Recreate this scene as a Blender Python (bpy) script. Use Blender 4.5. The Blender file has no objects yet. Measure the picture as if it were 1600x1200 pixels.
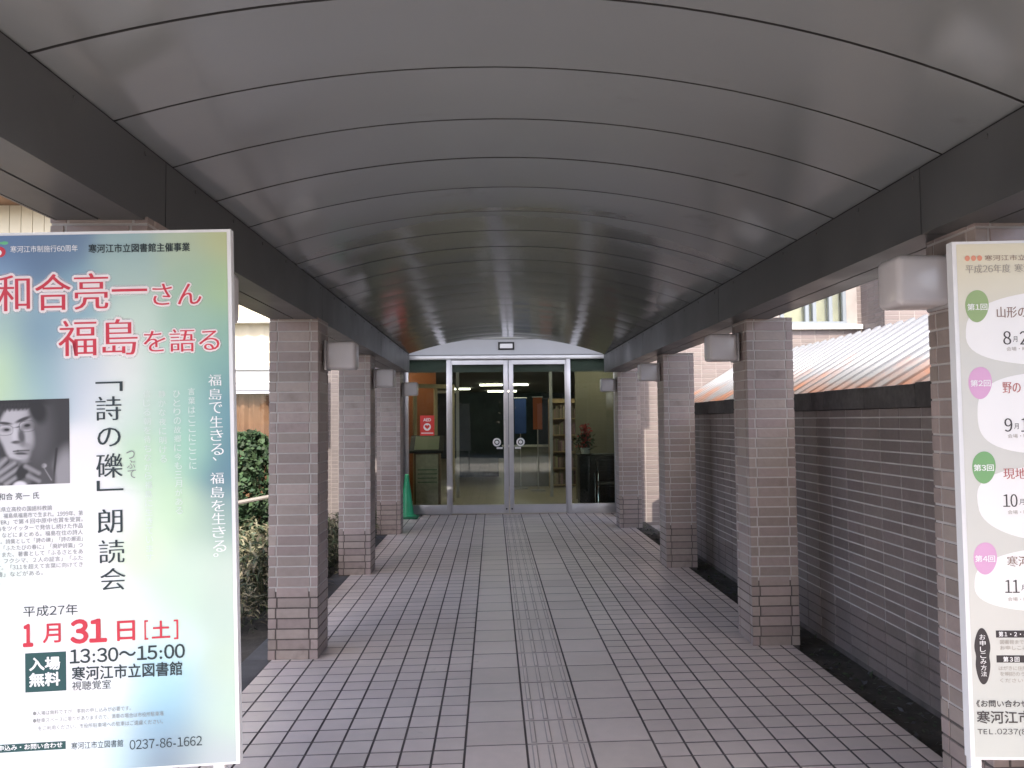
import bpy, math, random
from mathutils import Vector, Matrix
random.seed(7)
S = bpy.context.scene
COL = S.collection
R = math.radians

# ------------------------------------------------------------------ camera, world, sun, exposure
cam = bpy.data.cameras.new('camera'); co = bpy.data.objects.new('camera', cam); COL.objects.link(co)
cam.sensor_width = 36; cam.lens = 36*1250/1600; cam.clip_start = .05; cam.clip_end = 3000
yaw, pitch, rol = math.atan(30/1250), math.atan(57/1250), .009
fw = Vector((math.sin(yaw)*math.cos(pitch), math.cos(yaw)*math.cos(pitch), math.sin(pitch)))
rt = fw.cross(Vector((0, 0, 1))).normalized(); up = rt.cross(fw)
cr, cu = rt*math.cos(rol)-up*math.sin(rol), rt*math.sin(rol)+up*math.cos(rol)
co.matrix_world = Matrix(((cr.x, cu.x, -fw.x, 0), (cr.y, cu.y, -fw.y, 0), (cr.z, cu.z, -fw.z, 1.55), (0, 0, 0, 1)))
S.camera = co
SUN_EL = 48
w = bpy.data.worlds.new('World'); S.world = w; w.use_nodes = True
nt = w.node_tree
sky = nt.nodes.new('ShaderNodeTexSky'); sky.sky_type = 'NISHITA'; sky.sun_disc = False
sky.sun_elevation = R(SUN_EL); sky.sun_rotation = math.pi; sky.dust_density = 2.5; sky.air_density = .6; sky.ozone_density = .4
nt.links.new(sky.outputs[0], nt.nodes['Background'].inputs[0]); nt.nodes['Background'].inputs[1].default_value = .15
sl = bpy.data.lights.new('sun', 'SUN'); sl.energy = 2.1; sl.angle = R(.5); sl.color = (1, .93, .82)
so = bpy.data.objects.new('sun', sl); COL.objects.link(so); so.rotation_euler = (R(90-SUN_EL), 0, 0)
S.view_settings.view_transform = 'Standard'; S.view_settings.look = 'None'; S.view_settings.gamma = 1
S.view_settings.exposure = 2.1
S.cycles.max_bounces = 8; S.cycles.diffuse_bounces = 5; S.cycles.glossy_bounces = 4; S.cycles.transparent_max_bounces = 32
S.cycles.use_denoising = True
S.cycles.sample_clamp_indirect = 6

# ------------------------------------------------------------------ helpers
def lin(r, g, b, k=1.0):
    f = lambda c: (c/255/12.92 if c <= 10 else ((c/255+.055)/1.055)**2.4)*k
    return (f(r), f(g), f(b))

class MB:
    """collects boxes, quads and tubes; build() links them as one mesh object"""
    def __init__(s): s.v = []; s.f = []; s.m = []; s.sm = []
    def quad(s, a, b, c, d, mi=0, smooth=False):
        n = len(s.v); s.v += [tuple(a), tuple(b), tuple(c), tuple(d)]; s.f.append((n, n+1, n+2, n+3)); s.m.append(mi); s.sm.append(smooth)
    def poly(s, pts, mi=0, smooth=False):
        n = len(s.v); s.v += [tuple(p) for p in pts]; s.f.append(tuple(range(n, n+len(pts)))); s.m.append(mi); s.sm.append(smooth)
    def faces(s, vs, fs, mi=0, smooth=False):
        n = len(s.v); s.v += [tuple(p) for p in vs]
        for f in fs: s.f.append(tuple(i+n for i in f)); s.m.append(mi); s.sm.append(smooth)
    def box(s, x0, x1, y0, y1, z0, z1, mi=0, bev=0):
        if bev <= 0:
            vs = [(x, y, z) for x in (x0, x1) for y in (y0, y1) for z in (z0, z1)]
            s.faces(vs, [(0, 1, 3, 2), (4, 6, 7, 5), (0, 4, 5, 1), (2, 3, 7, 6), (0, 2, 6, 4), (1, 5, 7, 3)], mi); return
        import bmesh
        bm = bmesh.new(); bmesh.ops.create_cube(bm, size=1)
        for v in bm.verts: v.co = Vector(((x0+x1)/2+v.co.x*(x1-x0), (y0+y1)/2+v.co.y*(y1-y0), (z0+z1)/2+v.co.z*(z1-z0)))
        bmesh.ops.bevel(bm, geom=bm.edges[:], offset=bev, segments=2 if bev < .02 else 4, affect='EDGES', profile=.5)
        bm.verts.index_update()
        s.faces([v.co[:] for v in bm.verts], [[v.index for v in f.verts] for f in bm.faces], mi, True); bm.free()
    def tube(s, pts, r, n=8, mi=0, caps=True):
        pts = [Vector(p) for p in pts]; rs = r if isinstance(r, (list, tuple)) else [r]*len(pts)
        rings = []; N = None
        for i, p in enumerate(pts):
            t = (pts[min(i+1, len(pts)-1)]-pts[max(i-1, 0)]).normalized()
            if N is None: N = t.orthogonal().normalized()
            N = (N-t*N.dot(t)).normalized(); B = t.cross(N)
            rings.append([p+(N*math.cos(2*math.pi*k/n)+B*math.sin(2*math.pi*k/n))*rs[i] for k in range(n)])
        vs = [v for g in rings for v in g]; fs = []
        for i in range(len(rings)-1):
            for k in range(n): fs.append((i*n+k, i*n+(k+1) % n, (i+1)*n+(k+1) % n, (i+1)*n+k))
        s.faces(vs, fs, mi, True)
        if caps:
            s.poly(rings[0][::-1], mi); s.poly(rings[-1], mi)
    def lathe(s, cx, cy, prof, n=24, mi=0):
        vs = [(cx+r*math.cos(2*math.pi*k/n), cy+r*math.sin(2*math.pi*k/n), z) for r, z in prof for k in range(n)]
        fs = [(i*n+k, i*n+(k+1) % n, (i+1)*n+(k+1) % n, (i+1)*n+k) for i in range(len(prof)-1) for k in range(n)]
        s.faces(vs, fs, mi, True)
    def build(s, name, mats, parent=None, loc=None):
        me = bpy.data.meshes.new(name); me.from_pydata(s.v, [], s.f)
        for m_ in (mats if isinstance(mats, (list, tuple)) else [mats]): me.materials.append(m_)
        me.polygons.foreach_set('material_index', s.m); me.polygons.foreach_set('use_smooth', s.sm)
        me.update()
        if any(s.sm):
            import bmesh
            bm = bmesh.new(); bm.from_mesh(me); bmesh.ops.remove_doubles(bm, verts=bm.verts, dist=1e-6); bm.to_mesh(me); bm.free()
            me.set_sharp_from_angle(angle=R(40))
        o = bpy.data.objects.new(name, me); COL.objects.link(o)
        if parent: o.parent = parent
        if loc: o.location = loc
        return o

def tag(o, label=None, cat=None, group=None, kind=None):
    if label: o['label'] = label
    if cat: o['category'] = cat
    if group: o['group'] = group
    o['kind'] = kind or 'thing'
    return o
def empty(name, loc=(0, 0, 0), rz=0):
    o = bpy.data.objects.new(name, None); COL.objects.link(o); o.location = loc; o.rotation_euler = (0, 0, rz); o.empty_display_size = .1; return o
def copy_tree(o, parent=None):
    c = o.copy(); COL.objects.link(c)
    if parent: c.parent = parent
    for ch in list(o.children): copy_tree(ch, c)
    return c

def mat(name, col, rough=.6, metal=0, noise=None, bump=None, spec=.5, island=0, island_hue=0, coat=0, rvar=0, stains=()):
    m = bpy.data.materials.new(name); m.use_nodes = True
    t = m.node_tree; L = t.links; p = t.nodes['Principled BSDF']
    p.inputs['Roughness'].default_value = rough; p.inputs['Metallic'].default_value = metal
    p.inputs['Specular IOR Level'].default_value = spec; p.inputs['Coat Weight'].default_value = coat
    p.inputs['Base Color'].default_value = (*col, 1)
    tc = t.nodes.new('ShaderNodeTexCoord')
    out = None
    if noise or island or island_hue or stains:
        rgb = t.nodes.new('ShaderNodeRGB'); rgb.outputs[0].default_value = (*col, 1); out = rgb.outputs[0]
    def mul(a, fac):
        x = t.nodes.new('ShaderNodeVectorMath'); x.operation = 'SCALE'; L.new(a, x.inputs[0]); L.new(fac, x.inputs['Scale']); return x.outputs[0]
    for (sc, amt) in (noise or []):
        n = t.nodes.new('ShaderNodeTexNoise'); n.inputs['Scale'].default_value = sc; n.inputs['Detail'].default_value = 6; L.new(tc.outputs['Object'], n.inputs['Vector'])
        r = t.nodes.new('ShaderNodeMapRange'); r.inputs['From Min'].default_value = .3; r.inputs['From Max'].default_value = .7
        r.inputs['To Min'].default_value = 1-amt; r.inputs['To Max'].default_value = 1+amt; L.new(n.outputs['Fac'], r.inputs['Value'])
        out = mul(out, r.outputs[0])
        if rvar:
            q = t.nodes.new('ShaderNodeMapRange'); q.inputs['To Min'].default_value = rough-rvar; q.inputs['To Max'].default_value = rough+rvar
            q.inputs['From Min'].default_value = .3; q.inputs['From Max'].default_value = .7
            L.new(n.outputs['Fac'], q.inputs['Value']); L.new(q.outputs[0], p.inputs['Roughness'])
    if island or island_hue:
        g = t.nodes.new('ShaderNodeNewGeometry')
        r = t.nodes.new('ShaderNodeMapRange'); r.inputs['To Min'].default_value = 1-island; r.inputs['To Max'].default_value = 1+island
        L.new(g.outputs['Random Per Island'], r.inputs['Value']); out = mul(out, r.outputs[0])
        if island_hue:
            h = t.nodes.new('ShaderNodeHueSaturation'); h.inputs['Hue'].default_value = .5
            wn = t.nodes.new('ShaderNodeTexWhiteNoise'); wn.noise_dimensions = '1D'; L.new(g.outputs['Random Per Island'], wn.inputs['W'])
            r2 = t.nodes.new('ShaderNodeMapRange'); r2.inputs['To Min'].default_value = .5-island_hue; r2.inputs['To Max'].default_value = .5+island_hue
            L.new(wn.outputs['Value'], r2.inputs['Value']); L.new(r2.outputs[0], h.inputs['Hue']); L.new(out, h.inputs['Color']); out = h.outputs[0]
    for (sc, lo, hi, scol, amt) in stains:
        n = t.nodes.new('ShaderNodeTexNoise'); n.inputs['Scale'].default_value = sc; n.inputs['Detail'].default_value = 9; n.inputs['Roughness'].default_value = .62; L.new(tc.outputs['Object'], n.inputs['Vector'])
        r = t.nodes.new('ShaderNodeMapRange'); r.interpolation_type = 'SMOOTHSTEP'; r.inputs['From Min'].default_value = lo; r.inputs['From Max'].default_value = hi; r.inputs['To Max'].default_value = amt; L.new(n.outputs['Fac'], r.inputs['Value'])
        x = t.nodes.new('ShaderNodeMix'); x.data_type = 'RGBA'; L.new(r.outputs[0], x.inputs[0]); L.new(out, x.inputs[6]); x.inputs[7].default_value = (*scol, 1); out = x.outputs[2]
    if out: L.new(out, p.inputs['Base Color'])
    if bump:
        sc, st = bump
        n = t.nodes.new('ShaderNodeTexNoise'); n.inputs['Scale'].default_value = sc; n.inputs['Detail'].default_value = 5; L.new(tc.outputs['Object'], n.inputs['Vector'])
        b = t.nodes.new('ShaderNodeBump'); b.inputs['Strength'].default_value = st; b.inputs['Distance'].default_value = .01
        L.new(n.outputs['Fac'], b.inputs['Height']); L.new(b.outputs[0], p.inputs['Normal'])
    return m
def emit(name, col, s):
    m = bpy.data.materials.new(name); m.use_nodes = True; p = m.node_tree.nodes['Principled BSDF']
    p.inputs['Base Color'].default_value = (*col, 1); p.inputs['Emission Color'].default_value = (*col, 1); p.inputs['Emission Strength'].default_value = s; return m
def glass(name, tint=(.8, .86, .84), ior=1.5):
    m = bpy.data.materials.new(name); m.use_nodes = True; t = m.node_tree; L = t.links
    t.nodes.remove(t.nodes['Principled BSDF'])
    a = t.nodes.new('ShaderNodeBsdfTransparent'); a.inputs[0].default_value = (*tint, 1)
    g = t.nodes.new('ShaderNodeBsdfGlossy'); g.inputs['Roughness'].default_value = .01; g.inputs[0].default_value = (.95, .97, .97, 1)
    fr = t.nodes.new('ShaderNodeFresnel'); fr.inputs[0].default_value = ior
    mx = t.nodes.new('ShaderNodeMixShader'); L.new(fr.outputs[0], mx.inputs[0]); L.new(a.outputs[0], mx.inputs[1]); L.new(g.outputs[0], mx.inputs[2])
    L.new(mx.outputs[0], t.nodes['Material Output'].inputs[0]); return m
def vcol(name, rough=.45, spec=.3):
    m = bpy.data.materials.new(name); m.use_nodes = True; t = m.node_tree; p = t.nodes['Principled BSDF']
    a = t.nodes.new('ShaderNodeVertexColor'); a.layer_name = 'Col'; t.links.new(a.outputs[0], p.inputs['Base Color'])
    p.inputs['Roughness'].default_value = rough; p.inputs['Specular IOR Level'].default_value = spec; return m
def flat(name, col, alpha=1, rough=.5):
    m = mat(name, col, rough, spec=.3)
    if alpha < 1: m.node_tree.nodes['Principled BSDF'].inputs['Alpha'].default_value = alpha
    return m

M = {}
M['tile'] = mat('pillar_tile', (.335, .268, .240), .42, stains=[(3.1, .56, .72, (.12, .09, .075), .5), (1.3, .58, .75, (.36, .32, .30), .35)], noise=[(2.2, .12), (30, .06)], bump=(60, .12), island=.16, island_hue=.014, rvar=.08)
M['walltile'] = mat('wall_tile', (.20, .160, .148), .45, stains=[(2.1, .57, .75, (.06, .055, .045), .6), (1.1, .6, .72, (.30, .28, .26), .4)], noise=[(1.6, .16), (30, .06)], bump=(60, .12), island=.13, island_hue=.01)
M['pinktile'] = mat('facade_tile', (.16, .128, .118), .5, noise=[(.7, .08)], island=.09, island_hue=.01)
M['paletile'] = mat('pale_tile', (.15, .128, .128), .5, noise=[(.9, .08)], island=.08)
M['mortar'] = mat('white_mortar', (.50, .465, .44), .9, noise=[(6, .12)])
M['facade_mortar'] = mat('facade_mortar', (.27, .24, .225), .9, noise=[(6, .12)])
M['mortar_dirty'] = mat('stained_mortar', (.115, .095, .086), .9, noise=[(9, .3)])
M['floor'] = mat('floor_tile', (.63, .545, .505), .38, stains=[(1.1, .54, .78, (.40, .32, .275), .35), (6, .66, .74, (.26, .21, .18), .40), (38, .72, .76, (.08, .07, .065), .7)], noise=[(.9, .10), (14, .05)], bump=(90, .08), island=.07, island_hue=.008, rvar=.07)
M['crossgrout'] = mat('floor_cross_joint', (.20, .172, .165), .9, noise=[(3, .45)])
M['bar_side'] = mat('guide_bar_side', (.36, .31, .29), .6)
M['grout'] = mat('floor_joint', (.095, .080, .078), .9, noise=[(3, .3)])
M['vault'] = mat('vault_panel', (.30, .322, .328), .13, .45, noise=[(.8, .05)], stains=[(2.4, .6, .8, (.15, .15, .14), .5)], bump=(1.5, .16), spec=.85, rvar=.03)
M['beam'] = mat('dark_cladding', (.105, .108, .109), .38, .3, noise=[(2.5, .16)], stains=[(3.5, .58, .75, (.15, .15, .14), .35)], bump=(2.2, .10), spec=.5, rvar=.08)
M['dark'] = mat('dark_seam', (.012, .012, .013), .8)
M['alu'] = mat('aluminium', (.55, .54, .55), .36, .55, noise=[(4, .05)])
M['whitepanel'] = mat('white_panel', (.58, .585, .62), .45, noise=[(2, .04)])
M['lamp'] = mat('lamp_shade', (.60, .57, .575), .30, noise=[(7, .05)], coat=.3)
M['coping'] = mat('coping', (.075, .068, .066), .7, noise=[(4, .35), (25, .2)], bump=(18, .5))
M['soil'] = mat('soil', (.062, .056, .048), .95, noise=[(6, .4)], bump=(25, 1.0))
M['kerb'] = mat('kerb_stone', (.085, .085, .09), .8, noise=[(5, .25)], bump=(30, .3))
M['ground'] = mat('paving', (.20, .19, .18), .85, noise=[(.4, .15), (8, .1)], bump=(40, .2))
M['cream'] = mat('cream_siding', (.62, .55, .40), .6, noise=[(1.2, .05)])
M['blind'] = mat('cream_blind', (.50, .44, .32), .7, noise=[(3, .05)])
M['whitepaint'] = mat('white_paint', (.72, .71, .67), .5, noise=[(3, .05)])
M['curtain'] = mat('brown_curtain', (.22, .115, .065), .85, noise=[(2.5, .2)])
M['brown'] = mat('brown_eave', (.16, .085, .045), .6, noise=[(3, .15)])
M['glass'] = glass('door_glass', (.72, .78, .75))
M['winglass'] = glass('window_glass', (.93, .94, .93), 1.3)
M['leaf'] = mat('shrub_leaf', (.024, .052, .018), .75, island=.5, island_hue=.03)
M['blade'] = mat('striped_blade', (.155, .14, .085), .55, island=.45, island_hue=.03)
M['bladeg'] = mat('green_blade', (.045, .062, .03), .55, island=.4, island_hue=.02)
M['wood'] = mat('stand_wood', (.20, .12, .06), .5, noise=[(5, .25)])
M['palewood'] = mat('pale_pole', (.19, .17, .15), .7, noise=[(8, .2)])
M['orange'] = mat('orange_wall', (.36, .11, .035), .7, noise=[(1, .08)])
M['beige'] = mat('beige_wall', (.20, .18, .13), .7, noise=[(1, .08)])
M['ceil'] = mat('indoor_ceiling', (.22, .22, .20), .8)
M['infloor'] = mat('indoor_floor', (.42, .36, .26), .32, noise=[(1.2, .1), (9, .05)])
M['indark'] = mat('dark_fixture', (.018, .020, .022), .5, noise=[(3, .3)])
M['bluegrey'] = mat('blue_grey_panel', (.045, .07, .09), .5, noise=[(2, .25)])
M['blue'] = mat('blue_banner', (.03, .07, .24), .6)
M['redorange'] = mat('orange_banner', (.50, .13, .05), .6)
M['cone'] = mat('cone_green', (.015, .30, .13), .42, noise=[(6, .12)])
M['conebase'] = mat('cone_base', (.008, .11, .05), .6)
M['red'] = mat('sign_red', (.62, .035, .03), .4)
M['white'] = mat('print_white', (.80, .80, .79), .5)
M['black'] = mat('black_plastic', (.012, .012, .013), .4)
M['chrome'] = mat('chrome', (.75, .75, .76), .12, 1)
M['petal'] = mat('red_petal', (.42, .03, .025), .5, island=.3)
M['board'] = mat('board_frame', (.74, .75, .76), .4, noise=[(5, .04)])
M['tube'] = emit('tube_and_fill_light', (1, .90, .72), 5.5)
M['paperbeige'] = mat('leaflets', (.62, .54, .40), .7, noise=[(14, .15)])

# ------------------------------------------------------------------ geometry constants (metres; camera stands at x=0, y=0)
XL, XR = -1.17, 1.62            # inner faces of the two beams
ZB, ZT = 2.237, 2.50            # beam underside / top
SK = .32/2.79                   # the roof seams run slightly askew
VY0, DY = -1.6, 13.4            # mouth of the canopy, plane of the glass front
LP = [(-1.16, 2.70), (-1.16, 5.34), (-1.255, 8.23), (-1.283, 11.11)]     # inner x, near y of the left pillars
RP = [(1.72, 2.78), (1.76, 5.49), (1.80, 8.39), (1.80, 11.48)]
PW = .325

# ------------------------------------------------------------------ ground, walkway floor, planting strips
g = MB(); g.quad((-900, -900, -.16), (900, -900, -.16), (900, 900, -.16), (-900, 900, -.16)); tag(g.build('ground', M['ground']), kind='structure')
FX0, FX1 = -1.465, 2.035
fl = MB(); fl.box(FX0, FX1, -2.5, DY+.02, -.14, -.004, 1)
def floor_tile(x0, x1, y0, y1, j=.0032):
    t = lambda x: .035*x
    x0 += j; x1 -= j; y0 += j*1.1; y1 -= j*1.1; c = .0025; dz = random.uniform(-.0006, .0006)
    o = [(x0, y0+t(x0)), (x1, y0+t(x1)), (x1, y1+t(x1)), (x0, y1+t(x0))]
    i = [(x0+c, y0+c+t(x0)), (x1-c, y0+c+t(x1)), (x1-c, y1-c+t(x1)), (x0+c, y1-c+t(x0))]
    vs = [(a, b, -.004) for a, b in o]+[(a, b, -.0012+dz) for a, b in o]+[(a, b, dz) for a, b in i]
    fs = [(8, 9, 10, 11)]
    for k in range(4): fs += [(k, (k+1) % 4, 4+(k+1) % 4, 4+k), (4+k, 4+(k+1) % 4, 8+(k+1) % 4, 8+k)]
    n_ = len(fl.m); fl.faces(vs, fs, 1); fl.m[n_] = 0
    for q in (1, 2, 5, 6): fl.m[n_+q] = 2
cols = []
x = -.145
while x > FX0+.02: cols.append((max(x-.149, FX0), x, .149)); x -= .149
cols += [(-.145, .148, .30), (.148, .449, .30), (.449, .757, .30)]
x = .757
while x < FX1-.02: cols.append((x, min(x+.149, FX1), .149)); x += .149
for (a, b, st) in cols:
    y = -2.4
    while y < DY-.05:
        floor_tile(a, b, y, min(y+st, DY-.04)); y += st
for k in range(4):                                   # raised guide bars of the tactile strip
    cx = .148+.301*(k+.5)/4+.0
    y = -2.4
    while y < DY-.3:
        y0, y1 = y+.012, y+.288; hw = .014; sh = .035*cx
        fl.faces([(cx-hw, y0+sh, 0), (cx+hw, y0+sh, 0), (cx+hw, y1+sh, 0), (cx-hw, y1+sh, 0), (cx-hw*.55, y0+.01+sh, .0025), (cx+hw*.55, y0+.01+sh, .0025), (cx+hw*.55, y1-.01+sh, .0025), (cx-hw*.55, y1-.01+sh, .0025)],
                 [(4, 5, 6, 7), (0, 1, 5, 4), (1, 2, 6, 5), (2, 3, 7, 6), (3, 0, 4, 7)], 3); fl.m[-5] = 0
        y += .30
tag(fl.build('walkway_floor', [M['floor'], M['grout'], M['crossgrout'], M['bar_side']]), kind='structure')
sb = MB(); sb.box(-5.5, -1.66, 1.0, 12.9, -.2, -.06); tag(sb.build('planting_bed', M['soil']), kind='structure')
sb = MB(); sb.box(2.04, 2.34, .4, 12.4, -.2, -.035); tag(sb.build('gravel_strip', M['soil']), kind='structure')
kb = MB()
y = .6
while y < 12.2:
    kb.box(-1.655, -1.475, y, y+.594, -.2, -.012, bev=.008); y += .6
tag(kb.build('kerb', M['kerb']), kind='structure')

# ------------------------------------------------------------------ tiled surfaces
def tile_face(mb, o, u, v, n, W, H, cols=None, cw=.227, rh=.0675, j=.0085, d=.004, mi=0, holes=(), stagger=0, rows0=0):
    o, u, v, n = Vector(o), Vector(u), Vector(v), Vector(n)
    r = 0; z = rows0
    while z < H-.012:
        z1 = min(z+rh-j, H)
        if cols:
            xs = []; a = 0
            sh = stagger*(1 if r % 2 else -1)
            e = [0]+[c+sh for c in cols]+[W]
            for i in range(len(e)-1): xs.append((e[i]+(j/2 if i else 0), e[i+1]-(j/2 if i < len(e)-2 else 0)))
        else:
            xs = []; a = -(cw*.5 if (stagger and r % 2) else 0)
            while a < W-.012:
                xs.append((max(a, 0), min(a+cw-j, W))); a += cw
        for (a, b) in xs:
            if b-a < .012: continue
            if any(a < h[2] and b > h[0] and z < h[3] and z1 > h[1] for h in holes): continue
            dd = d+random.uniform(-.0006, .0006); c = .0018
            P = lambda x_, z_, k: o+u*x_+v*z_+n*k
            vs = [P(a, z, 0), P(b, z, 0), P(b, z1, 0), P(a, z1, 0), P(a+c, z+c, dd), P(b-c, z+c, dd), P(b-c, z1-c, dd), P(a+c, z1-c, dd)]
            mb.faces(vs, [(4, 5, 6, 7), (0, 1, 5, 4), (1, 2, 6, 5), (2, 3, 7, 6), (3, 0, 4, 7)], mi)
        z += rh; r += 1

def make_pillar():
    mb = MB(); h = ZB+.012; sp = .44; wd = PW/2-.004
    mb.box(-wd, wd, -wd, wd, sp, h, 1); mb.box(-wd, wd, -wd, wd, -.13, sp, 2)
    c = [.054, PW-.054]
    for (o, u, n) in (((-PW/2+.0, -wd, 0), (1, 0, 0), (0, -1, 0)), ((wd, -PW/2, 0), (0, 1, 0), (1, 0, 0)), ((PW/2, wd, 0), (-1, 0, 0), (0, 1, 0)), ((-wd, PW/2, 0), (0, -1, 0), (-1, 0, 0))):
        tile_face(mb, o, u, (0, 0, 1), n, PW, h, cols=c, stagger=.004)
    return mb.build('tiled_pillar', [M['tile'], M['mortar'], M['mortar_dirty']])
proto = make_pillar()
wl = {'l': 'left', 'r': 'right'}
plab = {('l', 0): 'brown tiled pillar directly behind the blue green event poster', ('l', 1): 'brown tiled pillar standing nearest to the right edge of the blue green poster',
        ('l', 2): 'left row brown tiled pillar, third from the viewer, between poster and green cone', ('l', 3): 'farthest left brown tiled pillar, the one with a green cone behind its foot',
        ('r', 0): 'brown tiled pillar directly behind the pale course poster on the right', ('r', 1): 'widest fully visible right row tiled pillar with a tiled garden wall behind it',
        ('r', 2): 'right row tiled pillar, third from the viewer, at the far stretch of garden wall', ('r', 3): 'farthest right tiled pillar, overlapping the right end of the glass front'}
def make_lamp():
    root = empty('wall_lamp')
    pl = MB(); pl.box(.0, .012, -.055, .055, -.07, .07, bev=.003); pl.build('mounting_plate', M['alu'], root)
    sh = MB(); sh.box(.022, .222, -.085, .085, -.095, .095, bev=.026); sh.build('lamp_shade', M['lamp'], root)
    tr = MB(); tr.box(.0125, .0245, -.09, .09, -.10, .10, bev=.004); tr.build('back_trim', M['alu'], root)
    ar = MB(); ar.box(.010, .024, -.03, .03, -.03, .03); ar.build('bracket', M['dark'], root)
    return root
lproto = make_lamp()
llab = {('l', 0): 'white box wall lamp peeping out right of the blue green poster', ('l', 1): 'white box wall lamp on the pillar beside the blue green poster', ('l', 2): 'white box wall lamp on the third pillar of the left row',
        ('l', 3): 'small white box wall lamp at the left end of the glass front', ('r', 0): 'large white box wall lamp beside the pale course poster', ('r', 1): 'white box wall lamp on the second right pillar, against the bright shed roof',
        ('r', 2): 'white box wall lamp on the third right pillar', ('r', 3): 'small white box wall lamp at the right end of the glass front'}
first = True
for side, arr in (('l', LP), ('r', RP)):
    for i, (px, py) in enumerate(arr):
        s = -1 if side == 'l' else 1
        o = proto if first else proto.copy()
        if not first: COL.objects.link(o)
        o.location = (px+s*PW/2, py+PW/2, 0); o.rotation_euler = (0, 0, 0 if side == 'l' else math.pi/2*((i % 2)*2))
        tag(o, plab[(side, i)], 'pillar', 'brown tiled pillars carrying the walkway roof')
        l = lproto if first else copy_tree(lproto)
        l.location = (px-s*.004, py+PW/2+.03, 2.005 if side == 'l' else 2.055); l.rotation_euler = (0, 0, 0 if side == 'l' else math.pi)
        tag(l, llab[(side, i)], 'lamp', 'white box lamps on the pillars')
        first = False

# ------------------------------------------------------------------ barrel-vaulted canopy
can = empty('walkway_canopy', (.225, 0, 0)); tag(can, 'long grey barrel vaulted walkway roof with two dark beams', 'canopy')
OFF = Vector((-.225, 0, 0))
cw_ = (XR-XL); RISE = .238; rad = (cw_*cw_/4+RISE*RISE)/(2*RISE); cxm = (XL+XR)/2; czm = ZT+RISE-rad
a0 = math.asin((cw_/2)/rad)
def arc(k, n, dr=0, ext=0):
    a = -a0-ext+(2*a0+2*ext)*k/n; return cxm+(rad+dr)*math.sin(a), czm+(rad+dr)*math.cos(a)
NS = 28
vm = MB()
ribs = []
yy = 2.031-.4605*5
while yy < 11.35: ribs.append(yy); yy += .4605
for i in range(len(ribs)-1):
    tl = random.uniform(-.0022, .0022); bul = random.uniform(.0005, .0022)
    prof = [(.004, .022), (.004, .003), (.006, 0)]+[(.006+(.4605-.012)*q/6, -bul*math.sin(math.pi*q/6)) for q in range(1, 6)]+[(.4605-.006, 0), (.4605-.004, .003), (.4605-.004, .022)]
    vs = []; np_ = len(prof)
    for k in range(NS+1):
        for (dy, dr) in prof:
            x_, z_ = arc(k, NS, dr, .012); vs.append((x_+OFF.x, ribs[i]+dy+(x_-XL)*SK, z_+tl*(dy/.46-.5)))
    fs = [(k*np_+j, k*np_+j+1, (k+1)*np_+j+1, (k+1)*np_+j) for k in range(NS) for j in range(np_-1)]
    fd = [f for q, f in enumerate(fs) if q % (np_-1) in (0, 1, np_-3, np_-2)]
    vm.faces(vs, [f for q, f in enumerate(fs) if q % (np_-1) not in (0, 1, np_-3, np_-2)], 0, True); vm.faces(vs, fd, 1, True)
vo = vm.build('vault_ceiling', [M['vault'], M['dark']], can)
rs = MB(); YE = ribs[-1]
vs = []
for k in range(NS+1):
    for (dr, e) in ((.03, 0), (.075, 0)):
        x_, z_ = arc(k, NS, dr, .10)
        vs += [(x_+OFF.x, ribs[0]+(x_-XL)*SK, z_), (x_+OFF.x, YE+(x_-XL)*SK, z_)]
fs = []
for k in range(NS):
    b, n = k*4, (k+1)*4
    fs += [(b, n, n+1, b+1), (b+2, b+3, n+3, n+2), (b, b+2, n+2, n), (b+1, n+1, n+3, b+3)]
fs += [(0, 1, 3, 2), (NS*4, NS*4+2, NS*4+3, NS*4+1)]
rs.faces(vs, fs, 0, False); rs.build('roof_shell', M['dark'], can)
for s, xi, arr in ((-1, XL, LP), (1, XR, RP)):
    b = MB(); xo = xi+s*.30; ya, yb = ribs[0]-.02+(0 if s < 0 else .3), YE+(.02 if s < 0 else .34)
    lo, hi = min(xi, xo)+OFF.x, max(xi, xo)+OFF.x
    b.box(lo+.006, hi-.006, ya+.01, yb-.01, ZB+.006, ZT-.004, 1)
    cuts = [ya]+[p[1]+.17 for p in arr if ya < p[1] < yb-.4]+[yb]
    mid = (lo+hi)/2
    for q in range(len(cuts)-1):
        c0, c1 = cuts[q]+.004, cuts[q+1]-.004
        xin, xout = (hi, lo) if s < 0 else (lo, hi)
        inn = sorted((xin, xin-s*-1*.004 if False else xin+s*.006))
        b.box(min(xin, xin+s*.008), max(xin, xin+s*.008), c0, c1, ZB, ZT-.012, 0)          # inner side sheet
        b.box(min(xout, xout-s*.008), max(xout, xout-s*.008), c0, c1, ZB, ZT+.02, 0)       # outer side sheet
        xa, xb = sorted((xin+s*.010, mid-s*.005)); b.box(xa, xb, c0, c1, ZB+.001, ZB+.007, 0)
        xa, xb = sorted((mid+s*.005, xout-s*.010)); b.box(xa, xb, c0, c1, ZB+.001, ZB+.007, 0)
    for q in range(int((yb-ya)/.46)):
        yq = ya+.23+q*.46; b.tube([(xin-s*.0, yq, ZT-.035), (xin-s*.004, yq, ZT-.035)], .009, 8, 0)
    b.build('beam', [M['beam'], M['dark']], can)
    e0, e1 = sorted((xi+s*.02+OFF.x, xi+s*(.93 if s < 0 else .74)+OFF.x)); b = MB(); b.box(e0, e1, ya, yb, ZT+.03, ZT+.06); b.build('sun_shield', M['beam'], can)  # hidden sheets above the beams, added to block sun on pillars and kerb

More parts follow.
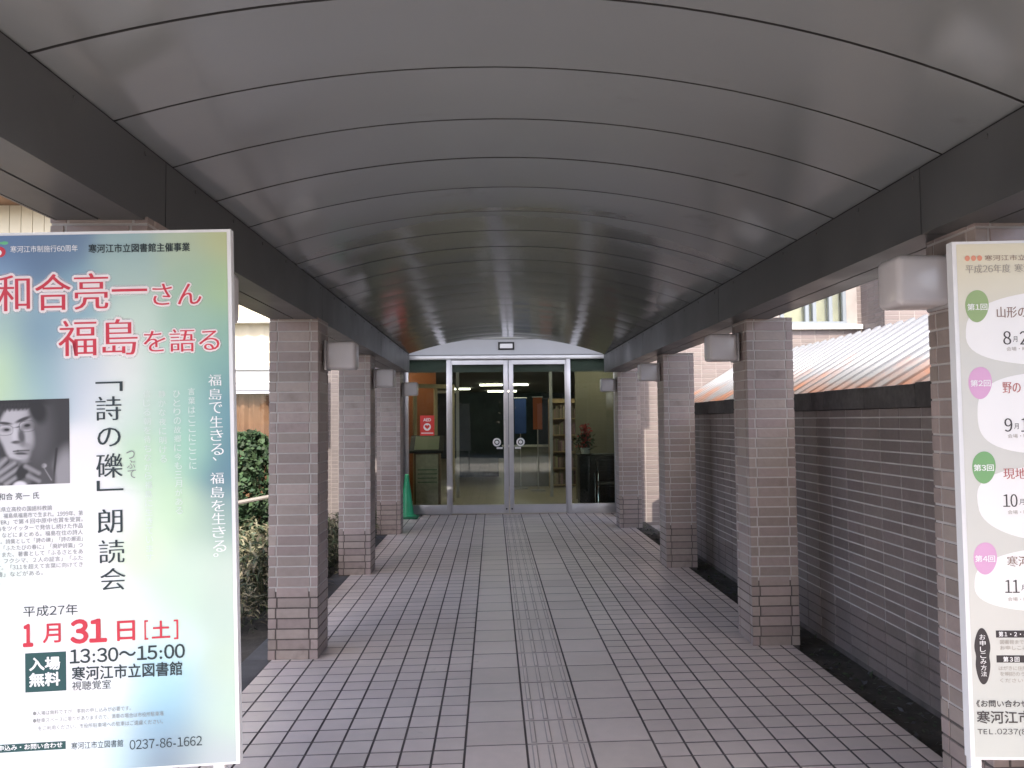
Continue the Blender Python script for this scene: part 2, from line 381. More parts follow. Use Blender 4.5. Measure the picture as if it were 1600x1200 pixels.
# ------------------------------------------------------------------ garden wall on the right, shed roof behind it
gw = empty('garden_wall', (2.33, 6, 0)); tag(gw, 'low brown tiled garden wall with dark coping along the right side', 'wall')
b = MB(); y0, y1 = -.5, 10.9
b.box(.004, .16, y0-6, y1-6, .30, 1.60, 1); b.box(.004, .16, y0-6, y1-6, -.2, .30, 2)
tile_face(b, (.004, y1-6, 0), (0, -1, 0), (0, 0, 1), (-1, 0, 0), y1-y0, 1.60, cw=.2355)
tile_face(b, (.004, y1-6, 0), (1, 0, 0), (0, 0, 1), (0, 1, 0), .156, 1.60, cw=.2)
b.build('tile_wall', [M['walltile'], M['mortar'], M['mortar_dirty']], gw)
b = MB(); y = y0
while y < y1-.05:
    e = min(y+.6, y1)
    zt = 1.735+random.uniform(-.004, .004)
    b.box(-.035, .20, y-6+.001, e-6-.001, 1.602, zt, bev=.006); y += .6
b.build('coping', M['coping'], gw)
M['roofmetal'] = m = mat('corrugated_roof', (.20, .205, .215), .45, .1, noise=[(3, .06)])
t = m.node_tree; p = t.nodes['Principled BSDF']; L_ = t.links
tc = t.nodes['Texture Coordinate']; nz = t.nodes.new('ShaderNodeTexNoise'); nz.inputs['Scale'].default_value = 2.2; nz.inputs['Detail'].default_value = 8; L_.new(tc.outputs['Object'], nz.inputs['Vector'])
sx = t.nodes.new('ShaderNodeSeparateXYZ'); L_.new(tc.outputs['Object'], sx.inputs[0])
ma = t.nodes.new('ShaderNodeMath'); ma.operation = 'MULTIPLY_ADD'; L_.new(sx.outputs['X'], ma.inputs[0]); ma.inputs[1].default_value = -.45; L_.new(nz.outputs['Fac'], ma.inputs[2])
cr_ = t.nodes.new('ShaderNodeValToRGB'); cr_.color_ramp.elements[0].position = .36; cr_.color_ramp.elements[1].position = .66
L_.new(ma.outputs[0], cr_.inputs[0])
src = p.inputs['Base Color'].links[0].from_socket
mx = t.nodes.new('ShaderNodeMix'); mx.data_type = 'RGBA'; L_.new(cr_.outputs[0], mx.inputs[0]); L_.new(src, mx.inputs[6]); mx.inputs[7].default_value = (.36, .14, .065, 1)
L_.new(mx.outputs[2], p.inputs['Base Color'])
sh = empty('bicycle_shed', (2.52, 6, 0)); tag(sh, 'lean-to shed with sunlit rusty corrugated roof behind the garden wall', 'shed')
b = MB(); n = 1400; y0, y1 = 1.5, 11.2
vs = []; prof = [(-.05, -.03), (.5, .30), (1.06, .64)]
for i in range(n+1):
    y = y0+(y1-y0)*i/n-6; ph = (y/.2) % 1; wv = .032*max(0, min(1, (.26-abs(ph-.5))/.09))-.014
    for (dx, dz) in prof: vs.append((dx, y, 1.73+dz+wv+.02*math.sin(y*1.9)*.2))
fs = [(i*3+j, i*3+3+j, i*3+4+j, i*3+1+j) for i in range(n) for j in range(2)]
b.faces(vs, fs, 0, True)
o = b.build('corrugated_roof', M['roofmetal'], sh); md = o.modifiers.new('thick', 'SOLIDIFY'); md.thickness = .004; md.offset = -1
b = MB()
for y in (2.2-6, 5.2-6, 8.2-6, 10.9-6):
    b.tube([(1.0, y, -.16), (1.0, y, 2.28)], .03); b.tube([(.03, y, -.16), (.03, y, 1.66)], .03); b.tube([(.03, y, 1.66), (1.0, y, 2.28)], .022)
b.tube([(1.0, y0-6, 2.30), (1.0, y1-6, 2.30)], .022); b.build('shed_frame', M['alu'], sh)

# ------------------------------------------------------------------ library wing behind the wall (right)
rw = empty('library_wing', (5.5, 12.5, 0)); tag(rw, 'pink tiled library wing with upper windows behind the shed roof', 'building')
WX0, WX1, WZ0, WZ1 = 4.55, 5.62, 3.02, 4.35
b = MB(); ox, oy = 5.5, 12.5
for (xa, xb, za, zb) in ((2.16, WX0, -.16, 7), (WX1, 12, -.16, 7), (WX0, WX1, -.16, WZ0), (WX0, WX1, WZ1, 7)):
    b.box(xa-ox, xb-ox, .004, .25, za, zb, 1)
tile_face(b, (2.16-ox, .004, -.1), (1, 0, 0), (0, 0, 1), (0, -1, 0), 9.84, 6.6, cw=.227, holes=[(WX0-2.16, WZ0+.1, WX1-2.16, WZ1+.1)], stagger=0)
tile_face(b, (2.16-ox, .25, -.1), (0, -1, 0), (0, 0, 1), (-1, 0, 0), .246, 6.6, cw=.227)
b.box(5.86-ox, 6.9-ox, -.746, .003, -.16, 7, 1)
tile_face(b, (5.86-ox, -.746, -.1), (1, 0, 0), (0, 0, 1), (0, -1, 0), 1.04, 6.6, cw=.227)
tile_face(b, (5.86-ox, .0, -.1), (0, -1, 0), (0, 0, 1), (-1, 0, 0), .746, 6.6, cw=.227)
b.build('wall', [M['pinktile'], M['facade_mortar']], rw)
f = MB(); fz = [(WX0-.03, WX0+.05), ]
f.box(WX0-ox, WX1-ox, -.03, .05, WZ0, WZ0+.05); f.box(WX0-ox, WX1-ox, -.03, .05, WZ1-.05, WZ1)
for xx in (WX0+.0, WX0+.40, WX0+.52, WX0+.78, WX0+1.0): f.box(xx-ox, xx+.055-ox, -.028, .048, WZ0+.05, WZ1-.05)
wf = f.build('window', mat('grey_window_frame', (.17, .19, .21), .4), rw)
f = MB(); f.box(WX0+.02-ox, WX1-.02-ox, .02, .03, WZ0+.04, WZ1-.04); f.build('pane', M['winglass'], wf)
f = MB(); f.box(WX0-ox, WX1-ox, .14, .16, WZ0, WZ1); f.build('blind', mat('pale_pane_reflection', (.30, .29, .20), .7, noise=[(1.5, .25)]), wf)  # pale panel, not a real blind; its colour stands in for pane reflections
f = MB(); f.box(WX0-.25-ox, WX1+.22-ox, -.08, -.002, WZ0-.075, WZ0-.003); f.build('sill', M['whitepaint'], rw)

# ------------------------------------------------------------------ annex building (left)
lw = empty('annex_building', (-5, 10.5, 0)); tag(lw, 'cream annex building with white bands, blinds and brown curtain beyond the planting', 'building')
ox, oy = -5, 10.5
b = MB()
b.box(-12-ox, -2.72-ox, .02, .3, 2.90, 4.42, 0)                      # upper sunlit wall
for q in range(62): b.box(-12+q*.15-ox+.004, -12+q*.15+.146-ox, .0, .0195, 2.90, 4.42, 0)
b.box(-12-ox, -2.72-ox, .22, .3, .5, 2.90, 1); b.box(-12-ox, -2.72-ox, -.02, .3, -.16, .495, 2)
b.build('wall', [M['cream'], M['whitepaint'], M['coping']], lw)
b = MB(); b.box(-12-ox, -2.6-ox, -.5, .3, 4.42, 4.52); b.box(-12-ox, -2.6-ox, -.54, -.5, 4.39, 4.56); b.build('eave', M['brown'], lw)
b = MB(); b.box(-12-ox, -2.70-ox, -.06, .10, 2.24, 2.285); b.box(-12-ox, -2.70-ox, -.02, .10, 2.075, 2.235); b.box(-12-ox, -2.70-ox, -.05, .10, 1.98, 2.06)
b.box(-12-ox, -2.70-ox, -.05, .12, 2.86, 2.899); b.build('band', M['whitepaint'], lw)
for wi in range(4):
    xa = -12.0+wi*2.32+.02; xb = xa+2.28
    f = MB(); f.box(xa-ox, xa+.06-ox, -.02, .06, .5, 1.98); f.box(xb-.06-ox, xb-ox, -.02, .06, .5, 1.98); f.box(xa+1.1-ox, xa+1.16-ox, -.018, .058, .55, 1.93)
    f.box(xa+.06-ox, xb-.06-ox, -.02, .06, 1.93, 1.979); f.box(xa+.06-ox, xb-.06-ox, -.02, .06, .5, .55)
    wo = f.build('window', M['alu'] if wi else M['whitepaint'], lw)
    f = MB(); f.box(xa+.05-ox, xb-.05-ox, .02, .026, .54, 1.94); f.build('pane', M['winglass'], wo)
    f = MB(); nn = 90; vs = []
    for i in range(nn+1):
        x_ = xa+.05+(xb-xa-.1)*i/nn-ox; y_ = .12+.022*math.sin(i*1.15)+.008*math.sin(i*.37)
        vs += [(x_, y_, .5), (x_, y_, 1.97)]
    f.faces(vs, [(2*i, 2*i+2, 2*i+3, 2*i+1) for i in range(nn)], 0, True); f.build('curtain', M['curtain'], wo)
    f = MB(); nn = 60; vs = []
    for i in range(nn+1):
        x_ = xa+(xb-xa)*i/nn-ox; y_ = .10+.010*math.sin(i*1.3); vs += [(x_, y_, 2.28), (x_, y_, 2.87)]
    f.faces(vs, [(2*i, 2*i+2, 2*i+3, 2*i+1) for i in range(nn)], 0, True); f.build('blind', M['blind'], lw)

# ------------------------------------------------------------------ library entrance: tiled flanks, glass front, hall behind
en = empty('library_entrance', (.3, DY, 0)); tag(en, 'library entrance with aluminium framed glass front under a curved white header', 'building')
ox = .3
def E(b, name, mt, parent=en): return b.build(name, mt, parent)
b = MB()
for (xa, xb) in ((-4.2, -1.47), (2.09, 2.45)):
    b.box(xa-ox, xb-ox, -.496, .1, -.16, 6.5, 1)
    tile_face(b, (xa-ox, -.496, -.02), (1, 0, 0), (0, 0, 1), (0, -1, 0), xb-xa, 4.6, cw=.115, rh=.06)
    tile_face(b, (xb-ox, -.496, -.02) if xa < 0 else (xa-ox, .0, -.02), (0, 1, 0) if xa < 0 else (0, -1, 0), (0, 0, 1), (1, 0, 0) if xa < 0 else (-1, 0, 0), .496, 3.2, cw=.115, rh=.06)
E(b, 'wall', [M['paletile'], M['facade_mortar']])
b = MB(); b.box(-1.468-ox, 2.088-ox, .0, .12, 2.655, 2.915); E(b, 'header_panel', M['whitepanel'])
b = MB(); b.box(-1.468-ox, 2.088-ox, .10, .22, 2.925, 3.6); E(b, 'upper_panel', M['whitepaint'])
b = MB(); b.box(-1.468-ox, 2.088-ox, -.015, .015, 2.645, 2.657); b.box(-1.468-ox, 2.088-ox, -.012, .012, 2.915, 2.927); E(b, 'trim', M['beam'])
b = MB(); b.box(-2.25-ox, 2.45-ox, -2.9, .1, 3.62, 3.85); b.box(-4.2-ox, 2.45-ox, .131, 21, 3.62, 6.5); E(b, 'upper_storey_sun_slab', M['paletile'])  # the front slab is unseen, added to keep sun off the glass front
b = MB(); b.box(.095-ox, .365-ox, -.03, -.001, 2.735, 2.865, 0, bev=.004); d_ = E(b, 'sensor_housing', M['black'])
b = MB(); b.box(.125-ox, .335-ox, -.036, -.031, 2.762, 2.838); b.build('sensor_window', M['alu'], d_)
# frame: header rail, mullions, bottom rails
b = MB(); b.box(-1.46-ox, 2.08-ox, -.05, .05, 2.575, 2.642, bev=.004); E(b, 'head_rail', M['alu'])
for (xa, xb) in ((-1.465, -1.41), (-.775, -.70), (1.225, 1.30), (2.03, 2.085)):
    b = MB(); b.box(xa-ox, xb-ox, -.055, .055, .0, 2.574, bev=.004); E(b, 'mullion', M['alu'])
def leaf(x0, x1, y, name, stile0, stile1):
    b = MB(); zt = 2.56; zb = .012
    b.box(x0-ox, x0+stile0-ox, y-.02, y+.02, zb, zt, bev=.003); b.box(x1-stile1-ox, x1-ox, y-.02, y+.02, zb, zt, bev=.003)
    b.box(x0+stile0-ox, x1-stile1-ox, y-.018, y+.018, zb, .155); b.box(x0+stile0-ox, x1-stile1-ox, y-.018, y+.018, 2.49, zt)
    o = E(b, name, M['alu']); q = MB(); q.box(x0+stile0-.005-ox, x1-stile1+.005-ox, y-.004, y+.004, .15, 2.495); q.build('pane', M['glass'], o); return o
leaf(-.70, .255, -.01, 'sliding_door', .02, .078); leaf(.265, 1.225, -.01, 'sliding_door', .078, .02)
for xx in (.215, .305):
    b = MB(); b.tube([(xx-ox, -.034, .085), (xx-ox, -.028, .085)], .014, 12); E(b, 'floor_lock', M['black'])
for (xa, xb) in ((-1.41, -.775), (1.30, 2.03)):
    b = MB(); b.box(xa-ox, xb-ox, -.045, .045, .0, .16, bev=.004); E(b, 'bottom_rail', M['alu'])
    b = MB(); b.box(xa+.004-ox, xb-.004-ox, -.004, .004, .161, 2.574); E(b, 'fixed_pane', M['glass'])
# hall behind the glass
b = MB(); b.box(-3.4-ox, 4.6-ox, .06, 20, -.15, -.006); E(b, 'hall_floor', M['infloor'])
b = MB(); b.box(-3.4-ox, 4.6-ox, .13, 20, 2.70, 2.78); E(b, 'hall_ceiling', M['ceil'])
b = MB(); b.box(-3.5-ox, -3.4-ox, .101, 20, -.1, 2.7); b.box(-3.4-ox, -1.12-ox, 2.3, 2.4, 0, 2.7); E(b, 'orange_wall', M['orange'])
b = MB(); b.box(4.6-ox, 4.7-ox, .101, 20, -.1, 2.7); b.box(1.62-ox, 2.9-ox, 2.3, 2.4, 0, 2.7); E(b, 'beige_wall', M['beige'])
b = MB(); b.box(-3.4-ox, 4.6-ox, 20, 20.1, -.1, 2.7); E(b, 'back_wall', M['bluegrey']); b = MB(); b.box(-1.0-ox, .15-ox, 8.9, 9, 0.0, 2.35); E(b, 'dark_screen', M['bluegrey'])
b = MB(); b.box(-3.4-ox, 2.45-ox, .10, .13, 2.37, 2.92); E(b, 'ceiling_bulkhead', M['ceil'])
for i, (x0_, y0_, x1_) in enumerate(((-2.6, 1.6, -1.4), (-.3, 1.6, .9), (1.4, 1.6, 2.6), (-2.6, 4.2, -1.4), (-.3, 4.2, .9), (1.4, 4.2, 2.6), (-.4, 11.5, .3), (.5, 11.5, 1.1), (-1.6, 14.5, -.8), (-.2, 17, .9))):  # first six are out of sight, added to brighten the hall
    b = MB(); b.box(x0_-ox, x1_-ox, y0_, y0_+.10, 2.64, 2.68); f_ = E(b, 'tube_and_fill_light', M['tube'])
# inner partition
pa = empty('inner_doorway_frame', (.25, 16.3, 0)); tag(pa, 'slim pale frame posts of the inner doorway seen through the doors', 'door frame')
for xx in (-1.6, -.72, 1.18, 2.0):
    b = MB(); b.box(xx-.03-.25, xx+.03-.25, -.03, .03, 0, 2.69); b.build('post', M['alu'], pa)
b = MB(); b.box(-1.57-.25, -.75-.25, -.025, .025, 2.12, 2.17); b.build('rail', M['whitepaint'], pa)
# cream door frame seen in the left sidelight
df = empty('cream_door_frame', (-1.45, 14.9, 0), R(35)); tag(df, 'cream wooden door frame in front of the orange wall inside', 'door frame')
b = MB(); b.box(-.03, .03, -.03, .03, 0, 2.25); b.box(.42, .47, -.03, .03, 0, 2.25); b.box(.80, .85, -.03, .03, 0, 2.25); b.box(.03, .80, -.029, .029, 2.17, 2.249); b.build('frame', mat('cream_wood', (.55, .44, .26), .5, noise=[(6, .1)]), df)
# things in the hall
ls = empty('leaflet_stand', (-1.14, 13.95, 0)); tag(ls, 'wooden leaflet stand with slanted dark top behind the left glass', 'stand')
b = MB(); b.box(-.22, .22, -.14, .14, .0, 1.02, bev=.006); b.build('cabinet', M['wood'], ls)
b = MB(); b.box(-.19, .19, -.152, -.142, .10, .98); b.build('leaflet_panel', M['paperbeige'], ls)
b = MB()
for q in range(4): b.box(-.16, .17, -.158, -.153, .50+q*.07, .515+q*.07)
b.build('green_stripe', mat('green_print', (.06, .20, .08), .6), ls)
b = MB(); b.faces([(-.30, -.18, 1.04), (.28, -.18, 1.04), (.28, .2, 1.30), (-.30, .2, 1.30), (-.30, -.18, 1.0), (.28, -.18, 1.0), (.28, .2, 1.26), (-.30, .2, 1.26)], [(0, 1, 2, 3), (7, 6, 5, 4), (0, 4, 5, 1), (1, 5, 6, 2), (2, 6, 7, 3), (3, 7, 4, 0)]); b.build('slanted_top', M['indark'], ls)
b = MB(); b.quad((-.22, -.155, 1.063), (.2, -.155, 1.063), (.2, .17, 1.286), (-.22, .17, 1.286)); b.build('notice', mat('notice_paper', (.42, .43, .28), .6), ls)
ck = empty('dark_cabinet', (1.92, 14.15, 0)); tag(ck, 'low black cabinet standing behind the right glass', 'cabinet')
b = MB(); b.box(-.42, .42, -.2, .2, .03, .92, bev=.01); b.build('body', M['black'], ck)
b = MB(); b.box(-.44, .44, -.22, .22, .922, .95, bev=.006); b.build('top', M['indark'], ck)
fl_ = empty('flower_arrangement', (1.62, 14.1, .952)); tag(fl_, 'red flower arrangement on the black cabinet behind the glass', 'flowers')
b = MB(); b.lathe(0, 0, [(.001, 0), (.07, 0), (.09, .09), (.08, .10), (.001, .10)]); b.build('pot', M['whitepaint'], fl_)
b = MB()
for q in range(150):
    a = random.uniform(0, 6.28); r_ = random.uniform(0, .17); h = random.uniform(.12, .52); r_ *= (1.1-h)
    c = Vector((r_*math.cos(a), r_*math.sin(a), h)); u = Vector((random.gauss(0, 1), random.gauss(0, 1), random.gauss(0, 1))).normalized(); v = u.orthogonal().normalized()
    b.quad(c-u*.03, c+v*.022, c+u*.03, c-v*.022)
b.build('petals', M['petal'], fl_)
b = MB()
for q in range(120):
    a = random.uniform(0, 6.28); r_ = random.uniform(.02, .2); h = random.uniform(.08, .34)
    c = Vector((r_*math.cos(a), r_*math.sin(a), h)); u = Vector((random.gauss(0, 1), random.gauss(0, 1), random.gauss(0, 1))).normalized(); v = u.orthogonal().normalized()
    b.quad(c-u*.05, c+v*.016, c+u*.05, c-v*.016)
b.build('foliage', M['leaf'], fl_)
ch = empty('black_chair', (2.0, 13.72, 0)); tag(ch, 'black chair with chrome arms close behind the right glass', 'chair')
b = MB(); b.box(-.21, .21, -.2, .2, .42, .48, bev=.02); b.build('seat', M['black'], ch)
b = MB(); b.box(-.21, .21, .17, .21, .52, .86, bev=.015); b.build('backrest', M['black'], ch)
for s in (-1, 1):
    b = MB(); b.tube([(s*.235, .2, .0), (s*.235, .19, .64), (s*.235, .14, .67), (s*.235, -.16, .67), (s*.235, -.2, .62), (s*.235, -.2, .0)], .012); b.build('chrome_arm', M['chrome'], ch)
b = MB(); b.box(-.225, .225, -.012, .012, .40, .419); b.build('crossbar', M['chrome'], ch)
ct = empty('reception_counter', (.95, 19.2, 0)); tag(ct, 'grey reception counter at the back of the hall', 'counter')
b = MB(); b.box(-.7, .75, -.3, .3, 0, .92); b.build('front', M['ceil'], ct)
b = MB(); b.box(-.74, .79, -.34, .34, .922, .96); b.build('top', M['whitepaint'], ct)
def banner(name, x, y, z0, z1, wd, m_, lab):
    r_ = empty(name, (x, y, 0)); tag(r_, lab, 'banner')
    b = MB(); b.box(-wd/2, wd/2, -.006, .006, z0, z1); b.build('cloth', m_, r_)
    b = MB(); b.tube([(-wd/2-.02, 0, z1+.01), (wd/2+.02, 0, z1+.01)], .012); b.tube([(0, .02, 0), (0, .02, z1+.01)], .012); b.box(-.15, .15, -.12, .16, 0, .03); b.build('stand', M['alu'], r_)
banner('blue_banner', .62, 18.2, 1.25, 2.05, .26, M['blue'], 'blue hanging banner seen through the right door')
banner('orange_banner', .98, 17.6, 1.35, 2.05, .2, M['redorange'], 'orange red banner beside the blue one inside')
sf = empty('book_shelf', (1.75, 18.6, 0)); tag(sf, 'tall pale wooden bookshelf at the right of the hall', 'bookshelf')
b = MB()
for q in range(6): b.box(-.43, .43, -.13, .13, .05+q*.38, .075+q*.38)
b.box(-.46, -.43, -.14, .14, 0, 2.05); b.box(.43, .46, -.14, .14, 0, 2.05); b.box(-.43, .43, .13, .14, 0, 2.05); b.build('case', mat('shelf_wood', (.42, .30, .16), .5, noise=[(6, .12)]), sf)
bk = MB()
for q in range(5):
    x_ = -.42
    while x_ < .38:
        t_ = random.uniform(.02, .045); h_ = random.uniform(.2, .3); bk.box(x_, x_+t_-.002, -.10, .10, .076+q*.38, .076+q*.38+h_); x_ += t_
bk.build('books', mat('book_spines', (.22, .16, .13), .6, island=.7, island_hue=.12), sf)
# ------------------------------------------------------------------ text meshes
_tc = bpy.data.curves.new('glyphs', 'FONT'); _to = bpy.data.objects.new('glyphs', _tc); COL.objects.link(_to)
_tc.dimensions = '2D'; _tc.fill_mode = 'FRONT'; _tc.resolution_u = 3
def _glyph(s, offset):
    _tc.body = s; _tc.size = 1; _tc.offset = offset
    dg = bpy.context.evaluated_depsgraph_get(); dg.update()
    e = _to.evaluated_get(dg); me = e.to_mesh()
    vs = [v.co.copy() for v in me.vertices]; fs = [tuple(p_.vertices) for p_ in me.polygons]; e.to_mesh_clear()
    return vs, fs
def glyphs(s, offset=0.0):
    if not any(c in '0123456789' for c in s): return _glyph(s, offset)
    V, F, x = [], [], 0                                       # digits: full-width forms set tight, so that the 1 keeps its flag
    for c in s:
        if c in '0123456789': t_, adv, sh = chr(ord(c)+0xFEE0), .60, -.20
        elif c in ' ': x += .4; continue
        else: t_, adv, sh = c, (1.0 if ord(c) > 0x2E7F else (.34 if c in ':.()' else (.44 if c == '-' else .62))), 0
        vs, fs = _glyph(t_, offset)
        if c in ':.()-' and vs:
            ax, bx = min(v.x for v in vs), max(v.x for v in vs); sh = adv/2-(ax+bx)/2
        n = len(V); V += [Vector((v.x+x+sh, v.y, 0)) for v in vs]; F += [tuple(i_+n for i_ in f) for f in fs]; x += adv
    return V, F
ring = lambda r_, n_=8: tuple((r_*math.cos(2*math.pi*k/n_), r_*math.sin(2*math.pi*k/n_)) for k in range(n_))
STY = {'reg': (0.0, ((0, 0),)), 'bold': (0.0, ring(.016, 6)), 'blk': (0.0, ring(.034, 10)+((0, 0),)), 'min': (-.009, ((-.016, 0), (-.005, 0), (.005, 0), (.016, 0)))}
def put_text(mb, fr, style, s, x0, x1, zc, h, layer, mi, grow=0.0):
    """fr maps (x, z, lift) on the print to a point; the string is fitted to the span x0..x1 and the height h"""
    off, shifts = STY[style]
    if grow: off, shifts = 0.0, ring(grow, 10)
    v0, _ = glyphs(s)
    if not v0: return
    ax, bx = min(v.x for v in v0), max(v.x for v in v0); ay, by = min(v.y for v in v0), max(v.y for v in v0)
    if s in '一1': pass
    kx = (x1-x0)/max(bx-ax, 1e-6); kz = h/max(by-ay, 1e-6)
    vs, fs = glyphs(s, off)
    for i, (d_, e_) in enumerate(shifts):
        mb.faces([fr(x0+(v.x-ax)*kx+d_*kz, zc+(v.y-(ay+by)/2+e_)*kz, layer+i*.00006) for v in vs], fs, mi)

